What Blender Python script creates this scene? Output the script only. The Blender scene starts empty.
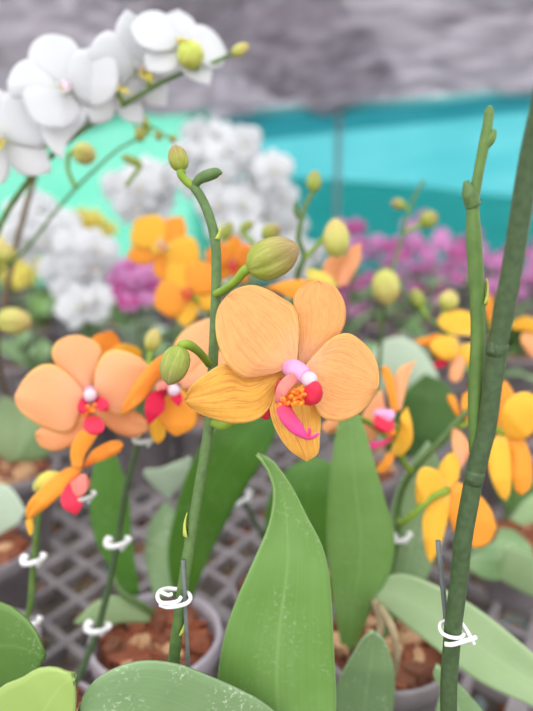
import bpy, math, random
from mathutils import Vector, Matrix
random.seed(11)
SC = bpy.context.scene
COL = SC.collection
V = Vector
PI = math.pi

# ------------------------------------------------------------------ camera frame
FPX, CX, CY = 570.0, 266.5, 355.5
TH = math.radians(13.3)
CAM = V((0, 0, 0.43))
RT = V((1, 0, 0)); FW = V((0, math.cos(TH), -math.sin(TH))); UP = V((0, math.sin(TH), math.cos(TH)))

def P(x, y, d):
    return CAM + FW * d + RT * ((x - CX) / FPX * d) - UP * ((y - CY) / FPX * d)

def at_z(x, y, z):
    """point where the sight line through pixel (x, y) meets height z"""
    k = (y - CY) / FPX
    d = (CAM.z - z) / (k * math.cos(TH) + math.sin(TH))
    return P(x, y, d)

def crop(x0, y0, s):
    return lambda pts: [(x0 + a / s, y0 + b / s) for a, b in pts]

# ------------------------------------------------------------------ materials
def lin(c):
    c /= 255.0
    return c / 12.92 if c <= 0.04045 else ((c + 0.055) / 1.055) ** 2.4
def S(r, g, b): return (lin(r), lin(g), lin(b), 1.0)

def new_mat(name):
    m = bpy.data.materials.new(name); m.use_nodes = True
    nt = m.node_tree; nt.nodes.clear()
    out = nt.nodes.new('ShaderNodeOutputMaterial')
    return m, nt, out

class NT:
    def __init__(s, nt): s.nt = nt
    def n(s, t, **kw):
        o = s.nt.nodes.new(t)
        for k, v in kw.items(): setattr(o, k, v)
        return o
    def l(s, a, b): s.nt.links.new(a, b)
    def math(s, op, a, b=None):
        o = s.n('ShaderNodeMath', operation=op)
        for i, v in ((0, a), (1, b)):
            if v is None: continue
            if isinstance(v, (int, float)): o.inputs[i].default_value = v
            else: s.l(v, o.inputs[i])
        return o.outputs[0]
    def mix(s, f, a, b, bt='MIX'):
        o = s.n('ShaderNodeMix', data_type='RGBA', blend_type=bt)
        for i, v in ((0, f), (6, a), (7, b)):
            if isinstance(v, (int, float)): o.inputs[i].default_value = v
            elif isinstance(v, tuple): o.inputs[i].default_value = v
            else: s.l(v, o.inputs[i])
        return o.outputs[2]
    def ramp(s, f, stops):
        o = s.n('ShaderNodeValToRGB'); s.l(f, o.inputs[0])
        e = o.color_ramp.elements
        while len(e) < len(stops): e.new(0.5)
        for i, (p, c) in enumerate(stops):
            e[i].position = p; e[i].color = c if isinstance(c, tuple) else (c, c, c, 1)
        return o.outputs[0]
    def noise(s, vec, scale, detail=2, rough=.5):
        o = s.n('ShaderNodeTexNoise'); o.inputs['Scale'].default_value = scale
        o.inputs['Detail'].default_value = detail; o.inputs['Roughness'].default_value = rough
        if vec is not None: s.l(vec, o.inputs['Vector'])
        return o.outputs[0]

def surf(h, out, color, rough, transl, spec=.3, bump=None, bstr=.2, tcol=None):
    p = h.n('ShaderNodeBsdfPrincipled')
    p.inputs['Roughness'].default_value = rough
    p.inputs['Specular IOR Level'].default_value = spec
    if isinstance(color, tuple): p.inputs['Base Color'].default_value = color
    else: h.l(color, p.inputs['Base Color'])
    if bump is not None:
        b = h.n('ShaderNodeBump'); b.inputs['Strength'].default_value = bstr; b.inputs['Distance'].default_value = .001
        h.l(bump, b.inputs['Height']); h.l(b.outputs[0], p.inputs['Normal'])
    if transl > 0:
        t = h.n('ShaderNodeBsdfTranslucent')
        c = tcol if tcol is not None else color
        if isinstance(c, tuple): t.inputs['Color'].default_value = c
        else: h.l(c, t.inputs['Color'])
        m = h.n('ShaderNodeMixShader'); m.inputs[0].default_value = transl
        h.l(p.outputs[0], m.inputs[1]); h.l(t.outputs[0], m.inputs[2]); h.l(m.outputs[0], out.inputs[0])
    else:
        h.l(p.outputs[0], out.inputs[0])

def petal_mat(name, throat, mid, edge, vein, vstr=.5, transl=.35, rough=.5, ulen=1.2, vlen=19.0, thr=.22):
    m, nt, out = new_mat(name); h = NT(nt)
    uv = h.n('ShaderNodeUVMap'); sep = h.n('ShaderNodeSeparateXYZ'); h.l(uv.outputs[0], sep.inputs[0])
    u, v = sep.outputs[0], sep.outputs[1]
    s = h.math('ABSOLUTE', h.math('SUBTRACT', v, .5))
    c = h.mix(h.ramp(u, [(0.0, 1.0), (thr, 0.0)]), mid, throat)
    rim = h.math('MAXIMUM', h.ramp(s, [(.42, 0.0), (.5, 1.0)]), h.ramp(u, [(.93, 0.0), (1.0, 1.0)]))
    c = h.mix(h.math('MULTIPLY', rim, .8), c, edge)
    if vstr > 0:
        cmb = h.n('ShaderNodeCombineXYZ')
        h.l(h.math('MULTIPLY', u, ulen), cmb.inputs[0]); h.l(h.math('MULTIPLY', v, vlen), cmb.inputs[1])
        n1 = h.noise(cmb.outputs[0], 1.6, 2, .5)
        line = h.ramp(n1, [(.45, 0.0), (.49, 1.0), (.53, 0.0)])
        geo = h.n('ShaderNodeTexCoord')
        n2 = h.noise(geo.outputs['Object'], 300, 2)
        c = h.mix(h.math('MULTIPLY', line, vstr), c, vein)
        c = h.mix(h.math('MULTIPLY', h.ramp(n2, [(.45, 0.0), (.75, 1.0)]), vstr * .35), c, vein)
        surf(h, out, c, rough, transl, .2, n1, .45)
    else:
        surf(h, out, c, rough, transl, .2)
    return m

def leaf_mat(name, a, b, rib, transl=.12, rough=.42, speck=.25):
    m, nt, out = new_mat(name); h = NT(nt)
    uv = h.n('ShaderNodeUVMap'); sep = h.n('ShaderNodeSeparateXYZ'); h.l(uv.outputs[0], sep.inputs[0])
    tc = h.n('ShaderNodeTexCoord')
    s = h.math('ABSOLUTE', h.math('SUBTRACT', sep.outputs[1], .5))
    c = h.mix(h.ramp(h.noise(tc.outputs['Object'], 22, 3), [(.3, 0.0), (.7, 1.0)]), a, b)
    cmb = h.n('ShaderNodeCombineXYZ')
    h.l(h.math('MULTIPLY', sep.outputs[0], 1.5), cmb.inputs[0]); h.l(h.math('MULTIPLY', sep.outputs[1], 40.0), cmb.inputs[1])
    n1 = h.noise(cmb.outputs[0], 1.0, 2)
    c = h.mix(h.math('MULTIPLY', h.ramp(n1, [(.4, 0.0), (.7, 1.0)]), .12), c, rib)
    c = h.mix(h.ramp(s, [(0.0, .4), (.03, 0.0)]), c, rib)
    c = h.mix(h.ramp(s, [(.485, 0.0), (.5, .7)]), c, rib)
    sp = h.ramp(h.noise(tc.outputs['Object'], 420, 3, .7), [(.55, 0.0), (.7, 1.0)])
    sp2 = h.ramp(h.noise(tc.outputs['Object'], 40, 2), [(.45, 0.0), (.65, 1.0)])
    c = h.mix(h.math('MULTIPLY', h.math('MULTIPLY', sp, sp2), speck), c, S(215, 225, 205))
    surf(h, out, c, rough, transl, .35, n1, .12)
    return m

def plain_mat(name, a, b=None, scale=60, rough=.5, transl=0, spec=.3, bump=0):
    m, nt, out = new_mat(name); h = NT(nt)
    tc = h.n('ShaderNodeTexCoord')
    n = h.noise(tc.outputs['Object'], scale, 3)
    c = h.mix(h.ramp(n, [(.35, 0.0), (.65, 1.0)]), a, b or a)
    surf(h, out, c, rough, transl, spec, n if bump else None, bump)
    return m

def bud_mat(name, base, mid, tip, stripe):
    m, nt, out = new_mat(name); h = NT(nt)
    uv = h.n('ShaderNodeUVMap'); sep = h.n('ShaderNodeSeparateXYZ'); h.l(uv.outputs[0], sep.inputs[0])
    c = h.ramp(sep.outputs[0], [(0.0, base), (.5, mid), (1.0, tip)])
    cmb = h.n('ShaderNodeCombineXYZ')
    h.l(h.math('MULTIPLY', sep.outputs[0], 1.6), cmb.inputs[0]); h.l(h.math('MULTIPLY', sep.outputs[1], 22.0), cmb.inputs[1])
    n1 = h.noise(cmb.outputs[0], 1.5, 3, .6)
    c = h.mix(h.math('MULTIPLY', h.ramp(n1, [(.45, 0.0), (.65, 1.0)]), .6), c, stripe)
    surf(h, out, c, .45, .15, .3, n1, .2)
    return m
M = {}
M['apricot'] = petal_mat('apricot_petal', S(250, 202, 160), S(243, 188, 120), S(250, 206, 120), S(222, 130, 98), .5, thr=.4)
M['apricot_yellow'] = petal_mat('apricot_yellow_petal', S(250, 204, 168), S(245, 190, 118), S(246, 196, 126), S(218, 130, 100), .55, thr=.35)
M['ochre'] = petal_mat('ochre_sepal', S(244, 200, 110), S(242, 190, 88), S(246, 204, 112), S(194, 96, 60), .55, ulen=.7, vlen=10.0)
M['peach'] = petal_mat('peach_petal', S(250, 186, 150), S(250, 188, 136), S(252, 214, 120), S(240, 160, 120), .2, thr=.5)
M['orange'] = petal_mat('orange_petal', S(255, 186, 90), S(252, 176, 66), S(250, 190, 80), S(240, 140, 60), .2)
M['deep_orange'] = petal_mat('deep_orange_petal', S(250, 166, 80), S(248, 164, 66), S(250, 180, 80), S(232, 124, 60), .2)
M['yellow'] = petal_mat('yellow_petal', S(252, 216, 110), S(252, 202, 72), S(250, 212, 100), S(246, 170, 70), .25)
M['pale_yellow'] = petal_mat('pale_yellow_petal', S(240, 232, 130), S(240, 228, 116), S(240, 230, 130), S(226, 204, 96), .2)
M['salmon'] = petal_mat('salmon_petal', S(250, 196, 156), S(246, 180, 126), S(250, 196, 120), S(240, 156, 110), .2)
M['white'] = petal_mat('white_petal', S(232, 236, 228), S(234, 235, 238), S(236, 237, 240), S(222, 222, 228), .1, .5)
M['violet'] = petal_mat('violet_petal', S(236, 186, 222), S(226, 160, 214), S(234, 192, 228), S(200, 100, 176), .4, .45)
M['magenta'] = petal_mat('magenta_petal', S(206, 90, 156), S(210, 100, 172), S(224, 130, 190), S(176, 50, 126), .4, .4)
M['lip_red'] = petal_mat('lip_red', S(248, 120, 90), S(240, 62, 92), S(248, 100, 130), S(225, 40, 80), .3, .3, .35)
M['lip_crimson'] = petal_mat('lip_crimson', S(226, 60, 80), S(214, 26, 70), S(230, 60, 100), S(190, 20, 60), .3, .25, .35)
M['lip_magenta'] = petal_mat('lip_magenta', S(238, 84, 100), S(242, 84, 160), S(248, 110, 200), S(236, 70, 120), .2, .3, .35, thr=.75)
M['lip_pink'] = petal_mat('lip_pink', S(248, 186, 166), S(246, 160, 150), S(248, 180, 160), S(240, 130, 120), .3, .35, .35)
M['callus'] = plain_mat('callus_orange', S(250, 165, 40), S(220, 80, 40), 900, .4)
M['column'] = plain_mat('column_pink', S(230, 156, 204), S(228, 182, 220), 120, .4, .2)
M['anther'] = plain_mat('anther_white', S(232, 216, 222), S(222, 196, 214), 200, .4, .2)
M['spike'] = plain_mat('spike_green', S(96, 124, 70), S(80, 108, 60), 260, .45, .05, .35, .2)
M['spike_dark'] = plain_mat('dark_spike', S(74, 96, 62), S(62, 82, 52), 320, .42, 0, .35, .2)
M['spike_light'] = plain_mat('light_spike', S(98, 128, 64), S(86, 116, 56), 160, .45, .05)
M['spike_brown'] = plain_mat('brown_spike', S(122, 100, 78), S(102, 88, 66), 80, .5)
M['pedicel'] = plain_mat('pedicel_green', S(140, 170, 60), S(126, 158, 54), 120, .4, .1)
M['bud'] = bud_mat('bud_green', S(138, 160, 54), S(150, 162, 72), S(148, 140, 86), S(186, 188, 114))
M['bud_blush'] = bud_mat('bud_blush', S(146, 168, 48), S(158, 158, 74), S(160, 120, 92), S(192, 184, 116))
M['bud_yellow'] = bud_mat('bud_yellow', S(184, 190, 82), S(198, 192, 104), S(198, 172, 108), S(216, 208, 140))
M['bract'] = plain_mat('bract_yellow', S(214, 218, 112), S(190, 202, 92), 200, .5, .15)
M['leaf'] = leaf_mat('leaf_green', S(104, 146, 68), S(122, 162, 90), S(146, 182, 116))
M['leaf_deep'] = leaf_mat('leaf_deep_green', S(72, 122, 40), S(86, 136, 48), S(98, 148, 62), .2)
M['leaf_dull'] = leaf_mat('leaf_dull_green', S(114, 146, 98), S(128, 158, 110), S(152, 178, 136), .1, .42, .9)
M['leaf_pale'] = leaf_mat('leaf_pale_green', S(146, 174, 124), S(160, 184, 140), S(172, 194, 152))
M['leaf_lime'] = leaf_mat('leaf_lime_green', S(160, 188, 102), S(172, 198, 116), S(184, 206, 130), .2, .42, 0)
M['leaf_round'] = leaf_mat('leaf_round_green', S(84, 122, 54), S(98, 134, 64), S(118, 152, 84))
M['leaf_grey'] = leaf_mat('leaf_grey_green', S(180, 200, 176), S(190, 208, 186), S(200, 215, 196), .1, .35)
M['leaf_dark'] = leaf_mat('leaf_dark_green', S(78, 114, 60), S(92, 130, 72), S(108, 142, 84), .1)
M['pot'] = plain_mat('pot_grey', S(176, 168, 178), S(164, 156, 168), 40, .45)
M['pot_dark'] = plain_mat('pot_charcoal', S(140, 132, 136), S(124, 117, 121), 40, .45)
M['bark'] = plain_mat('bark_brown', S(160, 88, 62), S(112, 74, 58), 30, .8, 0, .2, .4)
M['bark_tan'] = plain_mat('bark_tan', S(206, 168, 132), S(170, 130, 98), 45, .8, 0, .2, .4)
M['root'] = plain_mat('root_tan', S(172, 156, 126), S(150, 132, 100), 80, .6)
M['clip'] = plain_mat('clip_white', S(238, 238, 240), S(226, 226, 230), 60, .35)
M['stake'] = plain_mat('stake_grey', S(112, 118, 118), S(98, 104, 104), 200, .4)
M['stake_green'] = plain_mat('stake_green', S(96, 124, 110), S(84, 110, 98), 100, .4)
M['clearclip'] = plain_mat('clip_translucent', S(226, 232, 228), S(214, 220, 218), 100, .2, .4, .6)
M['mesh'] = plain_mat('mesh_charcoal', S(142, 135, 138), S(124, 118, 121), 30, .5)
M['post'] = plain_mat('post_grey', S(150, 170, 172), S(140, 160, 162), 20, .5)

# ------------------------------------------------------------------ mesh builder
def cr(pts, n):
    """Catmull-Rom resample to n points by length"""
    pts = [V(p) if len(p) == 3 else V((p[0], p[1], 0)) for p in pts]
    if len(pts) == 2: pts = [pts[0], (pts[0] + pts[1]) / 2, pts[1]]
    e = [2 * pts[0] - pts[1]] + pts + [2 * pts[-1] - pts[-2]]
    fine = []
    for i in range(1, len(e) - 2):
        p0, p1, p2, p3 = e[i - 1], e[i], e[i + 1], e[i + 2]
        for k in range(12):
            t = k / 12
            fine.append(.5 * ((2 * p1) + (p2 - p0) * t + (2 * p0 - 5 * p1 + 4 * p2 - p3) * t * t + (3 * p1 - p0 - 3 * p2 + p3) * t ** 3))
    fine.append(pts[-1])
    acc = [0]
    for a, b in zip(fine, fine[1:]): acc.append(acc[-1] + (b - a).length)
    out, j = [], 0
    for i in range(n):
        t = acc[-1] * i / (n - 1)
        while j < len(fine) - 2 and acc[j + 1] < t: j += 1
        seg = acc[j + 1] - acc[j]
        out.append(fine[j].lerp(fine[j + 1], (t - acc[j]) / seg if seg > 1e-12 else 0))
    return out

def lerp_list(vals, t):
    if not isinstance(vals, (list, tuple)): return vals
    x = t * (len(vals) - 1); i = min(int(x), len(vals) - 2)
    return vals[i] + (vals[i + 1] - vals[i]) * (x - i)

class MB:
    def __init__(s): s.v, s.f, s.mi, s.uv, s.mats = [], [], [], [], []
    def mat(s, m):
        if m not in s.mats: s.mats.append(m)
        return s.mats.index(m)
    def sheet(s, g, th, m):
        """closed thin solid from a grid of points g[i][j]"""
        k = s.mat(m); n, w = len(g), len(g[0]); b = len(s.v)
        nor = []
        for i in range(n):
            row = []
            for j in range(w):
                a = g[min(i + 1, n - 1)][j] - g[max(i - 1, 0)][j]
                c = g[i][min(j + 1, w - 1)] - g[i][max(j - 1, 0)]
                q = a.cross(c)
                if q.length < 1e-14 and row: q = row[-1].copy()
                row.append(q.normalized() if q.length > 1e-14 else V((0, 0, 1)))
            nor.append(row)
        for side in (1, -1):
            for i in range(n):
                for j in range(w): s.v.append(g[i][j] + nor[i][j] * (th / 2 * side))
        I = lambda sd, i, j: b + sd * n * w + i * w + j
        U = lambda i, j: (i / (n - 1), j / (w - 1))
        for i in range(n - 1):
            for j in range(w - 1):
                c = [(i, j), (i + 1, j), (i + 1, j + 1), (i, j + 1)]
                s.f.append([I(0, *q) for q in c]); s.uv.append([U(*q) for q in c]); s.mi.append(k)
                c = c[::-1]
                s.f.append([I(1, *q) for q in c]); s.uv.append([U(*q) for q in c]); s.mi.append(k)
        loop = [(i, 0) for i in range(n)] + [(n - 1, j) for j in range(1, w)] + [(i, w - 1) for i in range(n - 2, -1, -1)] + [(0, j) for j in range(w - 2, 0, -1)]
        for a, c in zip(loop, loop[1:] + loop[:1]):
            s.f.append([I(0, *c), I(0, *a), I(1, *a), I(1, *c)]); s.uv.append([U(*c), U(*a), U(*a), U(*c)]); s.mi.append(k)
        return s
    def tube(s, pts, r, m, seg=10, n=None, flat=1.0, caps=True):
        k = s.mat(m); pts = cr(pts, n or max(6, len(pts) * 4)); n = len(pts); b = len(s.v)
        t0 = (pts[1] - pts[0]).normalized()
        x = t0.cross(V((0, 1, 0)));  x = x if x.length > .2 else t0.cross(V((1, 0, 0)))
        x.normalize()
        for i, p in enumerate(pts):
            t = (pts[min(i + 1, n - 1)] - pts[max(i - 1, 0)]).normalized()
            x = (x - t * x.dot(t)).normalized(); y = t.cross(x)
            rr = lerp_list(r, i / (n - 1))
            for j in range(seg):
                a = 2 * PI * j / seg
                s.v.append(p + x * (math.cos(a) * rr) + y * (math.sin(a) * rr * flat))
        for i in range(n - 1):
            for j in range(seg):
                j2 = (j + 1) % seg
                s.f.append([b + i * seg + j, b + i * seg + j2, b + (i + 1) * seg + j2, b + (i + 1) * seg + j])
                s.uv.append([(i / n, j / seg)] * 4); s.mi.append(k)
        if caps:
            for i, rev in ((0, True), (n - 1, False)):
                c = [b + i * seg + j for j in range(seg)]
                if rev: c.reverse()
                s.f.append(c); s.uv.append([(0, 0)] * seg); s.mi.append(k)
        return s
    def lathe(s, p0, p1, prof, m, seg=16, mod=None):
        """prof: (t along p0-p1, radius); mod(t, a) scales the radius"""
        k = s.mat(m); b = len(s.v); ax = (p1 - p0); L = ax.length; z = ax.normalized()
        x = z.cross(V((0, 1, 0)));  x = x if x.length > .2 else z.cross(V((1, 0, 0)))
        x.normalize(); y = z.cross(x)
        for t, r in prof:
            for j in range(seg):
                a = 2 * PI * j / seg; q = r * (mod(t, a) if mod else 1)
                s.v.append(p0 + z * (t * L) + x * (math.cos(a) * q) + y * (math.sin(a) * q))
        n = len(prof)
        for i in range(n - 1):
            for j in range(seg):
                j2 = (j + 1) % seg
                s.f.append([b + i * seg + j, b + i * seg + j2, b + (i + 1) * seg + j2, b + (i + 1) * seg + j])
                u0, u1, v0, v1 = prof[i][0], prof[i + 1][0], j / seg, (j + 1) / seg
                s.uv.append([(u0, v0), (u0, v1), (u1, v1), (u1, v0)]); s.mi.append(k)
        for i, rev in ((0, True), (n - 1, False)):
            if prof[i][1] > 1e-6:
                c = [b + i * seg + j for j in range(seg)]
                if rev: c.reverse()
                s.f.append(c); s.uv.append([(0, 0)] * seg); s.mi.append(k)
        return s
    def blob(s, c, ax, r, m, seg=12, rings=8):
        """ellipsoid: semi-length |ax| along ax, radius r"""
        pr = [((1 - math.cos(PI * i / rings)) / 2, r * math.sin(PI * i / rings) + 1e-7) for i in range(rings + 1)]
        return s.lathe(c - ax, c + ax, pr, m, seg)
    def box(s, c, X, Y, Z, m):
        k = s.mat(m); b = len(s.v)
        for a in (-1, 1):
            for e in (-1, 1):
                for g in (-1, 1): s.v.append(c + X * a + Y * e + Z * g)
        for q in ((0, 1, 3, 2), (4, 6, 7, 5), (0, 4, 5, 1), (2, 3, 7, 6), (0, 2, 6, 4), (1, 5, 7, 3)):
            s.f.append([b + i for i in q]); s.uv.append([(0, 0)] * 4); s.mi.append(k)
        return s
    def build(s, name, parent=None, origin=None, smooth=True):
        o0 = origin if origin is not None else (root_loc(parent) if parent else V((0, 0, 0)))
        me = bpy.data.meshes.new(name)
        me.from_pydata([tuple(p - o0) for p in s.v], [], s.f)
        for m in s.mats: me.materials.append(m)
        ul = me.uv_layers.new(name='UVMap')
        li = 0
        for p, k, uv in zip(me.polygons, s.mi, s.uv):
            p.material_index = k; p.use_smooth = smooth
            for q in range(len(uv)): ul.data[p.loop_start + q].uv = uv[q]
        me.update()
        o = bpy.data.objects.new(name, me); COL.objects.link(o)
        if parent: o.parent = parent
        else: o.location = o0
        return o

def root_loc(o):
    while o.parent: o = o.parent
    return V(o.location)

def thing(name, label, cat, loc, group=None):
    o = bpy.data.objects.new(name, None); COL.objects.link(o)
    o.location = loc; o.empty_display_size = .02
    o['label'] = label; o['category'] = cat
    if group: o['group'] = group
    return o
def tag(o, label, cat, group=None, kind=None):
    o['label'] = label; o['category'] = cat
    if group: o['group'] = group
    if kind: o['kind'] = kind
    return o
def struct(o):
    o['kind'] = 'structure'; return o

# ------------------------------------------------------------------ traced sheets (edges read off, own depth, curvature and thickness)
def traced(L, R, dep, bulge=0, edge=0, ripple=0, n=26, w=17, seed=0):
    """L, R: edges from base to tip as frame points. dep: list of distances base->tip or function(x, y). bulge>0 moves the middle
    towards the eye, edge>0 moves the borders away."""
    Lp, Rp = cr(L, n), cr(R, n); rnd = random.Random(seed); ph = [rnd.uniform(0, 6.28) for _ in range(4)]
    g = []
    for i in range(n):
        u = i / (n - 1); row = []
        for j in range(w):
            v = j / (w - 1); sgn = 2 * v - 1
            q = Lp[i].lerp(Rp[i], v)
            d = dep(q.x, q.y) if callable(dep) else lerp_list(dep, u)
            k = math.sin(PI * min(1, u * .9 + .05))
            d -= .36 * bulge * k * (1 - sgn * sgn); d += edge * k * abs(sgn) ** 3
            d += ripple * (math.sin(u * 9 + ph[0] + sgn * 2) * abs(sgn) ** 2 + .6 * math.sin(u * 17 + ph[1]) * sgn * abs(sgn) * .6 + .4 * math.sin(sgn * 5 + ph[2]) * u)
            row.append(P(q.x, q.y, d))
        g.append(row)
    return g

PROF = {'petal': [.16, .45, .74, .93, 1.0, .97, .82, .52, .04], 'sepal': [.22, .45, .7, .9, 1.0, .95, .78, .48, .04],
        'leaf': [.45, .62, .8, .94, 1.0, .98, .88, .62, .05], 'narrow': [.3, .5, .75, .95, 1, .9, .7, .4, .04]}
def local_sheet(O, A, B, N, length, width, prof, rise=0, curl=0, cup=0, ripple=0, n=14, w=9, r0=0, seed=0):
    """blade from O along A, across B, facing N"""
    g = []; rnd = random.Random(seed); ph = rnd.uniform(0, 6)
    for i in range(n):
        u = i / (n - 1); hw = lerp_list(PROF[prof], u) * width / 2; row = []
        for j in range(w):
            s = 2 * j / (w - 1) - 1
            z = rise * u * length - curl * u * u * length + cup * s * s * hw + ripple * math.sin(u * 8 + ph + s * 2) * abs(s) * u
            row.append(O + A * (r0 + u * length) + B * (s * hw) + N * z)
        g.append(row)
    return g

def basis(face, up=V((0, 0, 1)), roll=0):
    z = face.normalized(); y = (up - z * up.dot(z)).normalized(); x = y.cross(z)
    if roll:
        c, s_ = math.cos(roll), math.sin(roll); x, y = x * c + y * s_, y * c - x * s_
    return x, y, z

def lip_mesh(mb, O, x, y, z, s, ms):
    """lip of a moth orchid, about s wide; ms = side lobes, mid lobe, callus"""
    for sg in (-1, 1):   # side lobes standing up beside the column
        g = local_sheet(O + x * (sg * .1 * s), (x * (sg * .45) + y * .25 + z * .85).normalized(), (y * .9 - z * .25 + x * sg * .2).normalized(), x * -sg, .55 * s, .5 * s, 'petal', 0, -.25, .3, n=9, w=7)
        mb.sheet(g, .0006, ms[0])
    g = local_sheet(O + z * (.1 * s), (y * -.75 + z * .65).normalized(), x, (y * .65 + z * .75).normalized(), .75 * s, .5 * s, 'sepal', 0, -.35, .5, n=11, w=7)
    mb.sheet(g, .0008, ms[1])
    mb.blob(O + z * (.28 * s) - y * (.06 * s), z * (.16 * s), .15 * s, ms[2])
    tip = O + z * (.1 * s) + (y * -.75 + z * .65).normalized() * (.75 * s) + (y * .65 + z * .75) * (.2 * s)
    for sg in (-1, 1):
        mb.tube([tip, tip + x * (sg * .12 * s) + z * .06 * s, tip + x * (sg * .2 * s) + z * .1 * s + y * .14 * s], [.02 * s, .015 * s, .008 * s], ms[1], 5)

def column_mesh(mb, O, d, s, ms=None):
    mb.tube([O, O + d * (.55 * s), O + d * (.9 * s)], [.3 * s, .3 * s, .27 * s], M['column'], 10)
    mb.blob(O + d * (1.05 * s), d * (.3 * s), .3 * s, M['anther'])

DETAIL = [('dorsal_sepal', 90, .95, .72, 'sepal'), ('petal', 14, 1.0, 1.08, 'petal'), ('petal', 166, 1.0, 1.08, 'petal'),
          ('lateral_sepal', -52, .95, .68, 'sepal'), ('lateral_sepal', -128, .95, .68, 'sepal')]
def flower(parent, pos, face, size, pm, sm, lips, roll=0, detailed=True, ped=None, curl=.12, rise=.1, up=V((0, 0, 1)), label=None, seed=0, cup=-.12):
    """moth orchid flower, 'size' across. parent: the plant. ped: path of its stalk (ends at the back of the flower)"""
    x, y, z = basis(face, up, roll); R = size / 2
    mb = MB(); column_mesh(mb, pos + z * (.02 * R), (z * .8 - y * .35).normalized(), .17 * R)
    if ped: mb.tube([V(p) for p in ped] + [pos - z * (.05 * R)], [.0022, .002, .0022], M['pedicel'], 8)
    parts = []
    for k, (nm, ang, ln, wd, pf) in enumerate(DETAIL):
        a = math.radians(ang + random.Random(seed * 7 + k).uniform(-5, 5))
        A = x * math.cos(a) + y * math.sin(a); B = A.cross(z) * -1
        back = -.05 if nm != 'petal' else .02
        g = local_sheet(pos + z * (back * R), A, B, z, ln * R, wd * R, pf, rise, curl + .08 * random.Random(seed * 5 + k).uniform(-1, 1), cup, .03 * R, r0=.03 * R, seed=seed + k)
        parts.append((nm, g, pm if nm == 'petal' else sm))
    if detailed:
        fl = mb.build('flower', parent)
        for nm, g, m in parts: MB().sheet(g, .0007, m).build(nm, fl)
        lb = MB(); lip_mesh(lb, pos + z * .02 * R - y * (.06 * R), x, y, z, .55 * R, lips); lb.build('lip', fl)
    else:
        for nm, g, m in parts: mb.sheet(g, .0008, m)
        lip_mesh(mb, pos + z * .02 * R - y * (.06 * R), x, y, z, .55 * R, lips); fl = mb.build('flower', parent)
    if label: fl['label'] = label
    return fl

BUDP = [(0, .18), (.04, .45), (.12, .72), (.25, .93), (.42, 1.0), (.6, .96), (.75, .82), (.87, .58), (.95, .32), (1, .02)]
def bud_shape(mb, a, b, r, m):
    mb.lathe(a, b, [(t, q * r) for t, q in BUDP], m, 36, lambda t, an: 1 - .2 * max(0, math.cos(an * 1.5 + .5) ** 2) ** 26 * math.sin(PI * min(1, t + .05)))
    for k in range(2): pass
def bud(parent, a, b, r, m='bud', ped=None, label=None):
    """a: where the stalk meets the bud, b: its tip"""
    mb = MB(); bud_shape(mb, a, b, r, M[m]); o = mb.build('bud', parent)
    if ped:
        MB().tube([V(p) for p in ped] + [a + (b - a) * .03], [.0022, .002, .0024], M['pedicel'], 10).build('bud_stalk', o)
    if label: o['label'] = label
    return o
def budpx(parent, a, b, wpx, d, m='bud', ped=None, d2=None):
    pa, pb = P(a[0], a[1], d), P(b[0], b[1], d2 or d)
    return bud(parent, pa, pb, wpx / 2 / FPX * d, m, [P(*q) for q in ped] if ped else None)

def spike(parent, pts, r, m='spike', name='flower_spike', nodes=(), bm='bract'):
    o = MB().tube([V(p) for p in pts], r, M[m], 14, len(pts) * 6).build(name, parent)
    for p, d, s, side in nodes:      # bracts
        mb = MB(); p, d = V(p), V(d).normalized()
        q = d.cross(V((0, 1, 0))).normalized() * side
        g = []
        for i in range(7):
            u = i / 6; row = []
            for j in range(7):
                a = (j / 6 - .5) * 2.4 * (1 - u * .85)
                row.append(p + d * (u * s * 2.2 - s) + q * (math.cos(a) * s * (.75 + .12 * math.sin(u * PI))) + d.cross(q) * (math.sin(a) * s * .75))
            g.append(row)
        mb.sheet(g, .0004, M[bm]); mb.build('bract', o)
    return o

def leaf(parent, g, m, th=.0022, label=None):
    o = MB().sheet(g, th, M[m]).build('leaf', parent)
    if label: o['label'] = label
    return o

def chips(mb, c, rad, n, rnd, ms, size=.011, lift=.004):
    for _ in range(n):
        a, r = rnd.uniform(0, 2 * PI), rad * math.sqrt(rnd.random())
        q = Matrix.Rotation(rnd.uniform(0, 6.28), 3, 'Z') @ Matrix.Rotation(rnd.uniform(-.7, .7), 3, 'X')
        s = size * rnd.uniform(.5, 1.15)
        k = mb.mat(ms[rnd.randrange(len(ms))]); b = len(mb.v); ctr = c + V((math.cos(a) * r, math.sin(a) * r, rnd.uniform(-.3, 1) * lift))
        X, Y, Z = q @ V((s, 0, 0)), q @ V((0, s * rnd.uniform(.4, .8), 0)), q @ V((0, 0, s * rnd.uniform(.22, .45)))
        for e in (-1, 1):      # six-sided irregular chip
            for t in range(6):
                an = t * PI / 3; w = rnd.uniform(.7, 1.1) * (1 if e < 0 else .8)
                mb.v.append(ctr + X * math.cos(an) * w + Y * math.sin(an) * w + Z * e)
        for t in range(6):
            t2 = (t + 1) % 6
            mb.f.append([b + t, b + t2, b + 6 + t2, b + 6 + t]); mb.uv.append([(0, 0)] * 4); mb.mi.append(k)
        mb.f.append([b + 5 - t for t in range(6)]); mb.uv.append([(0, 0)] * 6); mb.mi.append(k)
        mb.f.append([b + 6 + t for t in range(6)]); mb.uv.append([(0, 0)] * 6); mb.mi.append(k)

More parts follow.
